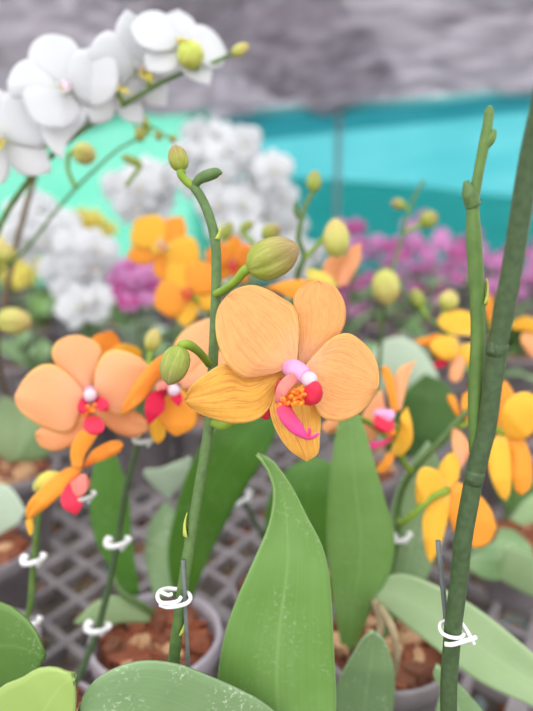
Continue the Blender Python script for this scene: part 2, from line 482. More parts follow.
BASES = []
def pot(parent, c, r=.05, h=.11, m='pot', tan=False, n=70):
    """pot standing on the staging at c (x, y); adds bark"""
    c = V((c[0], c[1], 0)); BASES.append((c.x, c.y, r))
    pr = [(0, .74 * r), (.02, .76 * r), (.82, .95 * r), (.84, 1.03 * r), (.985, 1.05 * r), (1, 1.03 * r), (1, .98 * r), (.9, .95 * r), (.84, .93 * r), (.80, .3 * r)]
    MB().lathe(c + V((0, 0, .0005)), c + V((0, 0, h)), pr, M[m], 36).build('pot', parent)
    mb = MB(); rnd = random.Random(int(c.x * 1000 + c.y * 777))
    mb.lathe(c + V((0, 0, h * .84)), c + V((0, 0, h * .94)), [(0, .2 * r), (.3, .92 * r), (1, .5 * r), (1, .01)], M['bark'], 20)
    ms = [M['bark'], M['bark_tan']] if tan else [M['bark']] * 5 + [M['bark_tan']]
    chips(mb, c + V((0, 0, h * .945)), r * .8, n, rnd, ms, .25 * r)
    o = mb.build('potting_bark', parent, smooth=False); o['kind'] = 'stuff'
    return c

def arch_leaf(parent, base, az, length, width, m, lift=.9, droop=1.0, seed=0):
    """strap leaf leaving base at azimuth az, rising then arching over"""
    A = V((math.cos(az), math.sin(az), 0)); B = V((-math.sin(az), math.cos(az), 0)); g = []
    n, w = 12, 7
    p = base.copy(); a0 = lift; step = length / (n - 1)
    for i in range(n):
        u = i / (n - 1); an = a0 - droop * u; t = A * math.cos(an) + V((0, 0, 1)) * math.sin(an); N = V((0, 0, 1)) * math.cos(an) - A * math.sin(an)
        hw = lerp_list(PROF['leaf'], u) * width / 2
        g.append([p + B * ((2 * j / (w - 1) - 1) * hw) + N * (abs(2 * j / (w - 1) - 1) * hw * .35) for j in range(w)])
        p = p + t * step
    return leaf(parent, g, m, .002)

def clip(loc, ax, s, label, tail=V((1, 0, 0)), m='clip', group=None, style='pinch'):
    """small plastic ring clip: two loops round stem and stake, a hinge and a tail"""
    ax = ax.normalized(); x = (tail - ax * tail.dot(ax)).normalized(); y = ax.cross(x)
    root = thing('plant_clip', label, 'clip', loc, group)
    L = V(loc)
    def ring(o, rx, ry, tilt, a0, a1):
        return [L + o + x * (math.cos(a) * rx) + y * (math.sin(a) * ry) + ax * (tilt * math.cos(a)) for a in [a0 + (a1 - a0) * i / 14 for i in range(15)]]
    if style == 'ring':
        MB().tube(ring(ax * s * .2, s, s * .75, -s * .12, -.5, 5.0), s * .19, M[m], 10, 40).build('loop', root)
        mb = MB(); f = -y if y.y > 0 else y      # towards the eye
        mb.tube([L - x * s * 1.0 + f * s * .2 + ax * s * .2, L - x * s * .75 + f * s * .7 - ax * s * .3, L + f * s * .9 - ax * s * .45, L + x * s * .9 + f * s * .5 - ax * s * .38], s * .2, M[m], 10)
        mb.build('jaw', root)
        MB().tube([L + x * s * .85 + ax * s * .35, L + x * s * 1.15 - ax * s * .1, L + x * s * 1.35 - ax * s * .5], [s * .2, s * .26, s * .2], M[m], 10).build('tail', root)
    else:
        f = -y if y.y > 0 else y
        MB().tube([L - x * s * .45 + f * s * .3 + ax * s * .35, L - x * s * .95 + ax * s * .3, L - x * s * .95 + f * s * .2 - ax * s * .2, L - x * s * .4 + f * s * .5 - ax * s * .25, L + x * s * .3 + f * s * .55 - ax * s * .05, L + x * s * .8 + f * s * .2 + ax * s * .15], [s * .2, s * .34, s * .34, s * .3, s * .3, s * .24], M[m], 10).build('loop', root)
        MB().tube([L + x * s * .5 - ax * s * .7, L + x * s * .75, L + x * s * 1.2 + ax * s * .6, L + x * s * .7 + ax * s * .7], [s * .18, s * .3, s * .28, s * .16], M[m], 10).build('tail', root)
    return root

def clip_px(x, y, d, s_px, axpx, label, tail=V((1, 0, 0)), m='clip', group=None, style='pinch'):
    return clip(P(x, y, d), P(x + axpx[0], y + axpx[1], d) - P(x, y, d), s_px / FPX * d, label, tail, m, group, style)

def stake(pts, r, label, m='stake'):
    return tag(MB().tube(pts, r, M[m], 8, 12).build('support_stake', None, V(pts[0])), label, 'stake')

exec_order = []
# ================================================================== SETTING
def net_mat(name, a, b, diff, transl, transp, scale=14, stripes=0):
    m, nt, out = new_mat(name); h = NT(nt); tc = h.n('ShaderNodeTexCoord')
    mp = h.n('ShaderNodeMapping'); mp.inputs['Scale'].default_value = (.5, 1, 2.5); h.l(tc.outputs['Object'], mp.inputs[0])
    n = h.noise(mp.outputs[0], scale, 4, .6)
    c = h.mix(h.ramp(n, [(.3, 0.0), (.7, 1.0)]), a, b)
    d = h.n('ShaderNodeBsdfDiffuse'); h.l(c, d.inputs[0])
    t = h.n('ShaderNodeBsdfTranslucent'); h.l(c, t.inputs[0])
    m1 = h.n('ShaderNodeMixShader'); m1.inputs[0].default_value = transl / (diff + transl)
    h.l(d.outputs[0], m1.inputs[1]); h.l(t.outputs[0], m1.inputs[2])
    if transp > 0:
        tr = h.n('ShaderNodeBsdfTransparent'); h.l(c, tr.inputs[0])
        m2 = h.n('ShaderNodeMixShader'); m2.inputs[0].default_value = transp
        h.l(m1.outputs[0], m2.inputs[1]); h.l(tr.outputs[0], m2.inputs[2]); h.l(m2.outputs[0], out.inputs[0])
    else: h.l(m1.outputs[0], out.inputs[0])
    return m
M['shade'] = net_mat('shade_cloth_grey', S(172, 168, 175), S(226, 222, 228), .35, .65, .32, 6)
M['cyan'] = net_mat('teal_net', S(144, 216, 221), S(166, 226, 230), .35, .65, .65, 2)
M['flare_net'] = net_mat('flare_tinted_net', S(172, 238, 220), S(190, 243, 228), .3, .7, .6, 3)  # teal net as paled by flare, the haze put into its colour
M['teal'] = net_mat('dark_teal_net', S(130, 218, 214), S(140, 222, 218), .4, .6, .62, 3)
M['hem'] = net_mat('hem_net', S(190, 244, 242), S(200, 246, 244), .4, .6, .3, 3)
FLOOR_Z = -.14
YB = 5.0
def grid_mesh(f, nu, nv, th, m, name, parent=None):
    g = [[f(i / nu, j / nv) for j in range(nv + 1)] for i in range(nu + 1)]
    return MB().sheet(g, th, m).build(name, parent)
def px_at_y(x, y, Y):
    """point in the upright plane world-y = Y seen through (x, y)"""
    dv = FW + RT * ((x - CX) / FPX) - UP * ((y - CY) / FPX)
    return CAM + dv * (Y / dv.y)

def wall_pt(u, v):
    X = -.62 + 5.1 * u
    top = 1.29 + .07 * X + .02 * math.sin(X * 3)
    z = FLOOR_Z + (top - FLOOR_Z) * v
    return V((X, YB + .03 * math.sin(X * 5 + z * 2) + .02 * math.sin(X * 11), z))
struct(grid_mesh(wall_pt, 90, 24, .01, M['cyan'], 'wall_back'))
def band_pt(u, v):
    X = -.05 + 4.5 * u
    top = .775 - .075 * max(0, X - .35) - .03 * max(0, X - 1.2)
    z = FLOOR_Z + (top - FLOOR_Z) * v
    return V((X, YB - .13 + .025 * math.sin(X * 4), z))
struct(grid_mesh(band_pt, 50, 16, .008, M['teal'], 'trim_1'))
def flare_panel_pt(u, v):
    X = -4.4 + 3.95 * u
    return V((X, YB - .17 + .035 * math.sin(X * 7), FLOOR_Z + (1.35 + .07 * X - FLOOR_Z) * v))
struct(grid_mesh(flare_panel_pt, 60, 14, .008, M['flare_net'], 'wall_back_flare'))  # added panel carrying the flare tint on the left of the back net
hem = MB().tube([V((-.1 + .46 * k, YB - .05, 1.285 + .07 * (-.1 + .46 * k) + .006 * math.sin(k * 2))) for k in range(10)], .03, M['hem'], 8, 40)
struct(hem.build('trim_2'))
def strip_pt(u, v):
    X = -.3 + 4.7 * u; top = 1.275 + .07 * X
    return V((X, YB - .06 + .012 * math.sin(X * 6), top - (.20 - .03 * X) * (1 - v)))
struct(grid_mesh(strip_pt, 50, 8, .006, M['cyan'], 'trim_4'))

def roof_pt(u, v, lift=0):
    X = -3.6 + 7.2 * u; Y = 1.9 + (YB + .25 - 1.9) * v
    z = 1.285 + .07 * X + .30 * (1 - v) + lift
    a = X - .47 * (Y - YB) - .56          # sagging folds between the lines that carry the cloth
    w = min(1, (1 - v) * 2.2 + .12)
    z += -.16 * w * math.exp(-(a / .22) ** 2) + .10 * math.exp(-((a + .45) / .2) ** 2) - .12 * w * math.exp(-((a + 1.0) / .22) ** 2) + .06 * math.exp(-((a + 1.5) / .3) ** 2)
    z += .10 * math.exp(-((a - .75) / .4) ** 2) + .045 * math.sin(X * 3.1 + Y * 4.5) * v + .030 * math.sin(Y * 12 - X * 1.6 + .7 * math.sin(X * 3.1)) + .016 * math.sin(Y * 27 + X * 2 + math.sin(X * 4)) + .008 * math.sin(X * 17 - Y * 7)
    return V((X, Y, z))
struct(grid_mesh(roof_pt, 140, 100, .006, M['shade'], 'ceiling'))
def fold_strip_pt(u, v):
    Y = 1.9 + (YB + .2 - 1.9) * v; X = .56 + .47 * (Y - YB) - .02 + .62 * u
    return roof_pt((X + 3.6) / 7.2, (Y - 1.9) / (YB + .25 - 1.9), .03)
M['fold_strip'] = net_mat('fold_darkening_cloth', S(226, 223, 226), S(240, 238, 240), .3, .7, .72, 7)
struct(grid_mesh(fold_strip_pt, 24, 60, .006, M['fold_strip'], 'added_fold_strip'))  # strip added above the roof cloth to darken the shaded side of the fold

m, nt, out = new_mat('gravel_floor'); h = NT(nt); tc = h.n('ShaderNodeTexCoord')
vo = h.n('ShaderNodeTexVoronoi'); vo.inputs['Scale'].default_value = 45; h.l(tc.outputs['Object'], vo.inputs[0])
c = h.ramp(h.noise(tc.outputs['Object'], 26, 3), [(.3, S(96, 88, 84)), (.5, S(134, 124, 116)), (.68, S(178, 150, 118))])
c = h.mix(h.ramp(vo.outputs[0], [(0.0, 0.0), (.6, .6)]), c, S(90, 84, 82))
surf(h, out, c, .85, 0, .2, vo.outputs[0], .6)
M['gravel'] = m
fl = MB().sheet([[V((-5 + 10 * i / 8, -1.0 + 6.6 * j / 8, FLOOR_Z - .02)) for j in range(9)] for i in range(9)], .04, M['gravel']).build('floor')
struct(fl)
gm = MB(); rnd = random.Random(5)
for _ in range(1100):
    y = rnd.uniform(.2, 1.6); x = rnd.uniform(-.25 - .55 * y, .25 + .55 * y)
    chips(gm, V((x, y, FLOOR_Z + .008)), .001, 1, rnd, [M['bark_tan'], M['post'], M['bark'], M['root']], .02, .01)
tag(gm.build('stone_litter', None, V((0, .8, FLOOR_Z)), smooth=False), 'scattered stones and bark litter on the ground under the mesh staging', 'litter', None, 'stuff')

# mesh staging the pots stand on
stg = thing('mesh_staging', 'charcoal plastic mesh staging that carries all the orchid pots', 'staging', V((0, 1.6, 0)))
X0, X1, Y0, Y1 = -2.1, 2.1, .12, 3.5
def bars(mb, head, step, wdt, hgt, zt, every=0):
    d = V((math.sin(head), math.cos(head), 0)); nrm = V((d.y, -d.x, 0)); k = -120
    for k in range(-120, 121):
        o = nrm * (k * step) + V((0, 1.6, 0))
        # clip the line o + t d to the rectangle
        lo, hi = -9, 9
        for a, b0, b1 in ((0, X0, X1), (1, Y0, Y1)):
            if abs(d[a]) < 1e-6: continue
            t0, t1 = (b0 - o[a]) / d[a], (b1 - o[a]) / d[a]
            lo, hi = max(lo, min(t0, t1)), min(hi, max(t0, t1))
        if hi - lo < .02: continue
        thick = 2.0 if every and k % every == 0 else 1.0
        c = o + d * ((lo + hi) / 2); c.z = zt - hgt / 2
        mb.box(c, nrm * (wdt / 2 * thick), d * ((hi - lo) / 2), V((0, 0, hgt / 2)), M['mesh'])
mb = MB(); bars(mb, math.radians(33), .046, .0085, .012, -.0005, 6); bars(mb, math.radians(-50), .046, .0085, .011, -.0015, 6)
mb.build('mesh_top', stg, smooth=False)
mb = MB()
for a in (X0, X1): mb.box(V((a, (Y0 + Y1) / 2, -.015)), V((.015, 0, 0)), V((0, (Y1 - Y0) / 2 + .015, 0)), V((0, 0, .0145)), M['mesh'])
for a in (Y0, Y1): mb.box(V(((X0 + X1) / 2, a, -.015)), V(((X1 - X0) / 2, 0, 0)), V((0, .015, 0)), V((0, 0, .0145)), M['mesh'])
mb.build('edge_rail', stg, smooth=False)
for a in (X0 + .05, X1 - .05):
    for b in (Y0 + .05, Y1 - .05):
        MB().box(V((a, b, (FLOOR_Z - .03) / 2)), V((.03, 0, 0)), V((0, .03, 0)), V((0, 0, -(FLOOR_Z + .03) / 2)), M['mesh']).build('leg', stg, smooth=False)
p0 = px_at_y(339, 120, YB - .25)
MB().lathe(V((p0.x, p0.y, FLOOR_Z)), V((p0.x, p0.y, 1.37)), [(0, .022), (1, .022)], M['post'], 12).build('net_post')
tag(bpy.data.objects['net_post'], 'thin grey upright post in front of the teal net wall', 'post')

# ================================================================== MAIN ORCHID
def on_bench(p): return V((p.x, p.y, 0))
LIPS_A = (M['lip_red'], M['lip_magenta'], M['callus'])
LIPS_B = (M['lip_crimson'], M['lip_red'], M['callus'])
c0 = on_bench(P(272, 800, .315))
main = thing('potted_orchid', 'moth orchid in sharp focus with one veined apricot bloom and three green buds', 'orchid', c0)
pot(main, c0, .047, .1)
DS = .292
sp = [(255, 800, .312), (200, 742, .306), (176, 690, .300), (174, 660, .298), (180, 610, .295), (187, 560, .293), (197, 500, .292), (207, 440, .292), (211, 400, .292), (214, 340, .292), (216, 290, .292),
      (216, 250, .292), (212, 225, .292), (203, 201, .292), (192, 184, .292)]
dv = UP
spike(main, [P(*q) for q in sp], [.0036, .0034, .0032, .003, .0028, .0027, .0026, .0026, .0024], 'spike', nodes=[
    (P(214, 231, .2915), UP + RT * .12, .0044, -1), (P(192.5, 526, .2915), UP + RT * .18, .0052, 1), (P(178, 622, .2945), UP + RT * .1, .0052, -1)])
# cut stub and top bud
budpx(main, (182, 171), (174, 145), 20, .29, 'bud_blush', [(194, 187, .292), (186, 181, .291), (181, 174, .29)])
MB().tube([P(194, 186, .292), P(200, 179, .290), P(209, 175, .289), P(218, 172.5, .288), P(222, 173.5, .288)], [.0022, .0023, .0027, .0030, .0029, .0026, .0008], M['spike'], 12, 24).build('bud_stub', main)
budpx(main, (248, 269), (299, 246), 41, .272, 'bud_blush', [(216, 294, .291), (224, 290, .284), (236, 281, .277), (244, 271, .273)], .268)
budpx(main, (181, 346), (168, 385), 29, .27, 'bud', [(209, 364, .291), (200, 353, .28), (191, 346, .272), (184, 344, .27)], .268)

c4 = crop(180, 270, 2.538)
mf = MB()
ctr = P(300, 374, .266)
mf.tube([P(211, 422, .292), P(228, 424, .288), P(262, 400, .279), P(288, 380, .272), ctr], [.0026, .0024, .0024, .0026], M['pedicel'], 10)
# column pointing to the right and towards the eye, with its cap
mf.tube([P(287, 367, .266), P(297, 371, .262), P(306, 377, .2585)], [.0036, .0050, .0046, .0038], M['column'], 14, 14)
mf.blob(P(309, 379.5, .2570), P(311, 381, .2545) - P(307.5, 378, .2585), .0039, M['anther'], 14)
fl = mf.build('flower', main)
fdep = lambda off: (lambda x, y: .268 + .00009 * (x - 298) - .00002 * (y - 372) + off)
T = [('dorsal_sepal', 'apricot_yellow', [(300, 240), (300, 170), (292, 110), (288, 72), (308, 42), (350, 27)], [(326, 240), (362, 208), (400, 170), (419, 130), (418, 85), (393, 42), (350, 27)], .006, .003, .001),
     ('petal', 'apricot', [(285, 245), (232, 264), (165, 274), (120, 240), (97, 190), (90, 140), (98, 97), (120, 66)], [(297, 240), (300, 190), (301, 140), (290, 95), (262, 73), (225, 51), (185, 38), (146, 47), (120, 66)], -.002, .006, .0012),
     ('petal', 'apricot', [(318, 243), (350, 207), (385, 173), (425, 160), (462, 182), (490, 215), (504, 255), (502, 300)], [(318, 256), (338, 288), (340, 330), (355, 368), (390, 385), (430, 377), (472, 348), (502, 300)], -.001, .005, .0012),
     ('lateral_sepal', 'ochre', [(275, 252), (215, 258), (165, 262), (115, 238), (62, 266), (25, 298), (12, 331)], [(275, 268), (250, 292), (236, 330), (214, 366), (180, 385), (130, 388), (78, 375), (34, 356), (12, 331)], .003, .004, .0012),
     ('lateral_sepal', 'ochre', [(282, 268), (245, 295), (228, 332), (230, 368), (246, 412), (276, 455), (322, 485)], [(315, 276), (335, 310), (350, 345), (357, 380), (355, 425), (350, 465), (322, 485)], .004, .004, .001)]
for k, (nm, mt, L, R, off, bl, rp) in enumerate(T):
    MB().sheet(traced(c4(L), c4(R), fdep(off), bl, .0, rp, 34, 23, k + 3), .0007, M[mt]).build(nm, fl)
# lip: crop 240,340 scale 4.845
c6 = crop(240, 340, 4.845)
lp = MB()
lp.sheet(traced(c6([(296, 160), (235, 168), (190, 210), (170, 268), (174, 304)]), c6([(300, 190), (266, 215), (236, 245), (212, 280), (188, 306)]), [.262, .2535, .252, .256], .001, 0, 0, 16, 7), .0009, M['lip_pink'])
lp.sheet(traced(c6([(300, 300), (312, 245), (345, 208), (372, 202)]), c6([(302, 308), (345, 314), (385, 295), (398, 255), (388, 220), (372, 202)]), [.258, .2525, .251, .2525], -.001, .003, 0, 16, 9), .0009, M['lip_red'])
lp.sheet(traced(c6([(195, 180), (150, 225), (110, 300), (90, 370)]), c6([(205, 200), (175, 260), (150, 330), (140, 385), (90, 370)]), [.268, .270, .272, .274], .002, 0, 0, 14, 7), .0009, M['lip_red'])
lp.sheet(traced(c6([(215, 268), (180, 312), (185, 362), (215, 410), (258, 450), (310, 474), (340, 480)]), c6([(245, 318), (250, 340), (280, 385), (300, 412), (312, 440), (325, 462), (340, 480)]), [.256, .252, .248, .246, .246], .0022, .001, 0, 22, 9), .0012, M['lip_magenta'])
for q in ([(330, 470, .2462), (338, 440, .2445), (332, 425, .244)], [(332, 474, .2462), (358, 468, .244), (382, 452, .243)]):
    lp.tube([P(*c6([(a, b)])[0], d) for a, b, d in q], [.0010, .0009, .0006], M['lip_magenta'], 7)
# warty callus
rnd = random.Random(3)
for k in range(26):
    a, b = rnd.uniform(180, 315), rnd.uniform(248, 318)
    b = b - (a - 180) * .18 + 12
    q = P(*c6([(a, b)])[0], .2535 - .000012 * (a - 180) + rnd.uniform(-.001, .001)); lp.blob(q, V((.0011, rnd.uniform(-.0006, .0006), .0008)), .0011, M['callus'], 8, 6)
lp.sheet(traced(c6([(185, 270), (180, 300), (190, 325)]), c6([(318, 215), (322, 265), (308, 310)]), [.2565, .256, .256], .001, 0, 0, 12, 12), .0015, M['callus'])
lp.build('lip', fl)
# leaves of the main plant
leaf(main, traced([(268, 795), (236, 765), (220, 711), (218, 676), (225, 635), (234, 607), (244, 583), (257, 554), (269, 525), (274, 496), (271, 478), (264, 464), (257, 454)],
                  [(300, 795), (328, 765), (336, 711), (334, 650), (332, 607), (329, 575), (322, 546), (307, 517), (294, 491), (280, 470), (270, 459), (257, 454)], [.318, .312, .303, .296, .29], -.006, 0, .0004, 40, 17), 'leaf')
leaf(main, traced([(296, 790), (285, 728), (268, 706), (238, 689), (204, 674), (180, 665), (152, 661), (128, 664), (101, 676), (84, 694), (78, 716)],
                  [(262, 806), (240, 800), (210, 795), (170, 795), (135, 780), (105, 760), (88, 735), (78, 716)], [.315, .30, .285, .27, .262, .26], .004, .0, .0004, 34, 15), 'leaf_dull')
stake([P(190, 705, .30), P(187, 640, .2925), P(183, 560, .289)], .0011, 'short grey stake clipped behind the in-focus apricot orchid stem')
cl1 = thing('plant_clip', 'white ring clip holding the in-focus orchid stem to its grey stake', 'clip', P(174, 597, .2915))
MB().tube([P(*q) for q in [(178, 589.5, .2965), (168, 588.5, .295), (160, 591, .290), (157.5, 597, .286), (161, 602.5, .2835), (170, 603, .283), (178, 601, .2845), (181, 597, .2865)]], .00105, M['clip'], 10, 44).build('loop', cl1)
MB().tube([P(*q) for q in [(160, 605, .286), (168, 607, .2835), (178, 606, .283), (187, 603, .2845), (190.5, 598, .288), (188, 593, .292), (182, 592, .2945)]], .00105, M['clip'], 10, 44).build('jaw', cl1)
MB().tube([P(*q) for q in [(161, 592, .287), (168, 595, .2845), (172, 594, .2855)]], .0009, M['clip'], 10, 16).build('tail', cl1)

# ================================================================== RIGHT FOREGROUND SPIKES
cR = on_bench(P(468, 830, .30))
right = thing('potted_orchid', 'orchid at the right edge with thick dark green stem and bare side shoot', 'orchid', cR)
pot(right, cR, .045, .1)
sp = [(462, 850, .303), (449, 720, .285), (452, 640, .276), (459, 580, .269), (463, 540, .264), (468, 510, .261), (475, 474, .257), (481, 450, .254), (487, 425, .251), (493, 380, .246), (499, 337, .241), (507, 295, .235), (515, 250, .229), (528, 170, .217), (541, 110, .207), (560, 30, .192), (574, -30, .182)]
spk = spike(right, [P(*q) for q in sp], [.0040, .0041, .0041, .0041, .0041, .0042], 'spike_dark', nodes=[(P(497, 346, .2415), UP + RT * .2, .0042, 1), (P(475, 474, .2565), UP + RT * .25, .0041, 1)], bm='spike_dark')
for q, r in (((497, 349, .2425), .00425), ((474.5, 477, .2572), .0042)):
    a_, b_ = P(q[0] - 1.5, q[1] + 7, q[2] + .0008), P(q[0] + 1.5, q[1] - 7, q[2] - .0008)
    MB().lathe(a_, b_, [(0, .0040), (.35, r), (.7, r), (1, .0040)], M['spike_dark'], 16).build('node_ring', spk)
sd = [(474, 452, .2565), (474, 425, .2545), (475, 390, .253), (478, 340, .252), (477, 290, .251), (474, 240, .250), (473, 205, .250), (478, 175, .2495), (484, 145, .249), (488, 122, .249), (489, 110, .249)]
sds = spike(right, [P(*q) for q in sd], [.0020, .0026, .003, .0032, .0032, .0032, .0034, .0033, .0026, .0022, .0024, .0020], 'spike_light', 'side_shoot', nodes=[(P(477.5, 293, .2505), UP, .0052, -1)])
# swollen nodes of the side shoot: two cut stubs and a tip
MB().tube([P(474, 207, .25), P(469, 193, .249), P(466, 181, .2485)], [.0036, .0034, .0012], M['spike'], 10).build('bud_stub', sds)
MB().tube([P(484, 146, .249), P(491, 138, .2485), P(494, 130, .248)], [.0024, .0024, .0012], M['spike_light'], 10).build('bud_stub', sds)
bud(sds, P(488, 124, .249), P(490, 105, .249), .0021, 'spike_light')
stake([P(457, 740, .295), P(447, 630, .283), P(438, 541, .2725)], .0013, 'grey stake with pale cut top beside the thick dark stem at right')
cl2 = thing('plant_clip', 'white clip with open jaws round the thick dark stem at right', 'clip', P(452, 634, .2755))
MB().tube([P(*q) for q in [(459, 619, .282), (449, 620, .2815), (441, 623, .278), (440, 629, .2735), (444, 634.5, .2705), (452, 637.5, .2695), (460, 637.5, .2705), (464, 634, .2725)]], .0009, M['clip'], 10, 44).build('loop', cl2)
MB().tube([P(*q) for q in [(444.5, 644, .270), (452, 644.5, .2695), (463, 641.5, .270), (476, 637.5, .2725)]], .0011, M['clip'], 10, 24).build('jaw', cl2)
MB().tube([P(*q) for q in [(458, 619, .282), (464, 627, .2775), (470, 637, .2735), (474, 644, .2735)]], [.0009, .0011, .0012, .001], M['clip'], 10, 24).build('tail', cl2)

# ================================================================== ORCHIDS ON THE LEFT
pl = V((-.152, .331, 0))
left = thing('potted_orchid', 'orchid left of centre with wide peach bloom facing front on a clipped stem', 'orchid', pl)
pot(left, pl, .034, .09, 'pot', True)
dL = .385
sp = [V((pl.x, pl.y, .08)), P(86, 660, .414), P(103, 610, .418), P(117, 545, .42), P(126, 490, .415), P(136, 450, .412), P(146, 420, .408), P(150, 395, .404), P(140, 372, .40), P(120, 366, .398)]
spike(left, sp, [.0026, .0026, .0025, .0024, .0022, .002], 'spike_dark')
c5 = crop(10, 320, 3.331)
mf = MB(); mf.tube([P(140, 372, .40), P(112, 380, .396), P(92, 392, .386)], .002, M['pedicel'], 8)
mf.tube([P(90, 391, .383), P(90, 395, .376), P(90.5, 397, .371)], [.0040, .0042, .004], M['column'], 12, 10); mf.blob(P(90.5, 395, .370), V((0, -.003, .001)), .0042, M['anther'])
fl = mf.build('flower', left); fl['label'] = 'wide peach bloom facing the viewer'
fd = lambda off: (lambda x, y: .384 + .00012 * (x - 90) * (1 if x > 90 else .3) + off)
for k, (nm, mt, L, R, off, bl) in enumerate([
    ('dorsal_sepal', 'peach', [(250, 240), (205, 205), (160, 160), (140, 115), (152, 78), (185, 57), (222, 51)], [(268, 238), (284, 185), (294, 140), (306, 105), (288, 75), (255, 57), (222, 51)], .004, .004),
    ('petal', 'peach', [(245, 240), (205, 190), (163, 156), (120, 147), (78, 165), (42, 205), (17, 252)], [(248, 258), (226, 320), (207, 366), (165, 376), (110, 357), (55, 322), (24, 288), (17, 252)], 0, .006),
    ('petal', 'peach', [(278, 240), (285, 170), (312, 115), (350, 98), (400, 110), (442, 132), (464, 165)], [(286, 258), (330, 300), (370, 318), (410, 300), (440, 250), (460, 205), (464, 165)], -.002, .006),
    ('lateral_sepal', 'salmon', [(258, 275), (190, 325), (125, 345), (86, 372)], [(262, 295), (246, 370), (212, 412), (155, 436), (108, 424), (88, 398), (86, 372)], .005, .004),
    ('lateral_sepal', 'salmon', [(285, 275), (350, 295), (415, 305), (452, 332), (458, 366)], [(270, 300), (315, 345), (360, 378), (418, 390), (458, 366)], .006, .004)]):
    MB().sheet(traced(c5(L), c5(R), fd(off), bl, .002, .0012, 26, 17, k + 20), .0008, M[mt]).build(nm, fl)
lp = MB()
lp.sheet(traced(c5([(252, 262), (235, 262), (225, 285), (232, 312)]), c5([(262, 268), (258, 290), (250, 308), (232, 312)]), [.379, .370, .366, .37], .001, 0, 0, 12, 7), .0009, M['lip_red'])
lp.sheet(traced(c5([(282, 262), (300, 255), (325, 268), (332, 288), (318, 302)]), c5([(276, 270), (285, 292), (300, 302), (318, 302)]), [.379, .37, .366, .368], .001, 0, 0, 12, 7), .0009, M['lip_red'])
lp.sheet(traced(c5([(264, 318), (250, 334), (244, 358), (262, 376), (284, 381)]), c5([(278, 318), (300, 330), (316, 350), (308, 372), (284, 381)]), [.374, .365, .360, .360], .003, 0, 0, 14, 9), .001, M['lip_red'])
for k in range(10):
    q = P(*c5([(random.uniform(250, 290), random.uniform(280, 318))])[0], .370 + random.uniform(-.001, .001)); lp.blob(q, V((.0015, 0, .0012)), .0014, M['callus'], 8, 6)
lp.build('lip', fl)
# more blooms behind it on the same stem: two orange tips
f2 = MB().tube([P(140, 372, .41), P(128, 362, .43), P(122, 358, .445)], .002, M['pedicel'], 8).build('flower', left)
MB().sheet(traced([(118, 362), (96, 352), (92, 340), (98, 334), (112, 331)], [(124, 360), (122, 348), (118, 338), (112, 331)], [.45, .445, .44], .003), .0008, M['deep_orange']).build('petal', f2)
MB().sheet(traced([(116, 362), (112, 350), (120, 344), (130, 345)], [(134, 366), (142, 356), (138, 348), (130, 345)], [.45, .44, .436], .003), .0008, M['yellow']).build('petal', f2)
budpx(left, (150, 352), (156, 328), 16, .46, 'bud_yellow', [(148, 392, .405), (148, 370, .44)])

# lower left flower seen from the side, on its own stem
pl2 = V((-.226, .393, 0))
left2 = thing('potted_orchid', 'orchid at the left edge with one orange bloom seen from the side', 'orchid', pl2)
pot(left2, pl2, .04, .10, 'pot_dark', True)
spike(left2, [V((pl2.x, pl2.y, .1)), P(25, 620, .415), P(33, 570, .41), P(37, 530, .405), P(40, 500, .402), P(42, 485, .400)], [.0024, .0024, .0022, .002], 'spike_light')
mf = MB(); mf.tube([P(42, 486, .40), P(40, 478, .398), P(50, 474, .395)], .0022, M['pedicel'], 8)
mf.blob(P(46, 482, .390), P(58, 472, .388) - P(46, 480, .390), .006, M['bud_yellow'])
fl = mf.build('flower', left2); fl['label'] = 'orange bloom seen from the side with pink lip'
c1 = crop(0, 420, 3.8)
MB().sheet(traced(c1([(290, 175), (240, 190), (180, 240), (120, 300), (98, 345), (104, 380)]), c1([(315, 185), (280, 235), (235, 280), (180, 330), (130, 365), (104, 380)]), [.386, .378, .37, .372], .005, 0, .001), .0009, M['orange']).build('petal', fl)
MB().sheet(traced(c1([(310, 178), (350, 120), (410, 85), (450, 78), (468, 95)]), c1([(325, 178), (370, 160), (420, 140), (455, 120), (468, 95)]), [.386, .376, .37, .372], .004, 0, .001), .0009, M['deep_orange']).build('petal', fl)
MB().sheet(traced(c1([(275, 180), (268, 120), (285, 70), (320, 35), (350, 30)]), c1([(310, 180), (325, 130), (350, 90), (370, 55), (350, 30)]), [.380, .379, .378, .378], .003), .0009, M['orange']).build('dorsal_sepal', fl)
MB().sheet(traced(c1([(240, 200), (180, 195), (145, 225), (140, 250)]), c1([(250, 240), (200, 262), (165, 265), (140, 250)]), [.387, .384, .382, .384], .004), .0009, M['pale_yellow']).build('lateral_sepal', fl)
MB().sheet(traced(c1([(104, 350), (100, 390), (108, 425), (116, 440)]), c1([(124, 350), (126, 390), (124, 425), (116, 440)]), [.378, .376, .376], .002), .0009, M['yellow']).build('lateral_sepal', fl)
lp = MB()
lp.sheet(traced(c1([(265, 215), (250, 250), (232, 300), (245, 335), (290, 360)]), c1([(325, 205), (345, 240), (320, 280), (310, 330), (290, 360)]), [.384, .374, .368, .368], .004), .001, M['lip_red'])
lp.sheet(traced(c1([(270, 240), (285, 225), (320, 205), (340, 235)]), c1([(280, 275), (300, 290), (325, 275), (340, 240)]), [.372, .366, .366, .37], .002), .001, M['lip_pink'])
lp.build('lip', fl)
clip_px(33, 560, .408, 9.5, (5, -60), 'white clip round the stem under the side-facing orange bloom', V((1, 0, -.2)))
clip_px(31, 622, .413, 8, (5, -60), 'small white clip low on the leftmost stem beside the round leaf', V((1, 0, .2)))
clip_px(117, 543, .419, 10, (8, -60), 'white clip halfway up the stem of the front-facing peach bloom', V((1, 0, .15)))
clip_px(97, 628, .418, 10, (14, -50), 'white clip low on the leaning stem beside the bark-filled grey pot', V((1, 0, .1)))
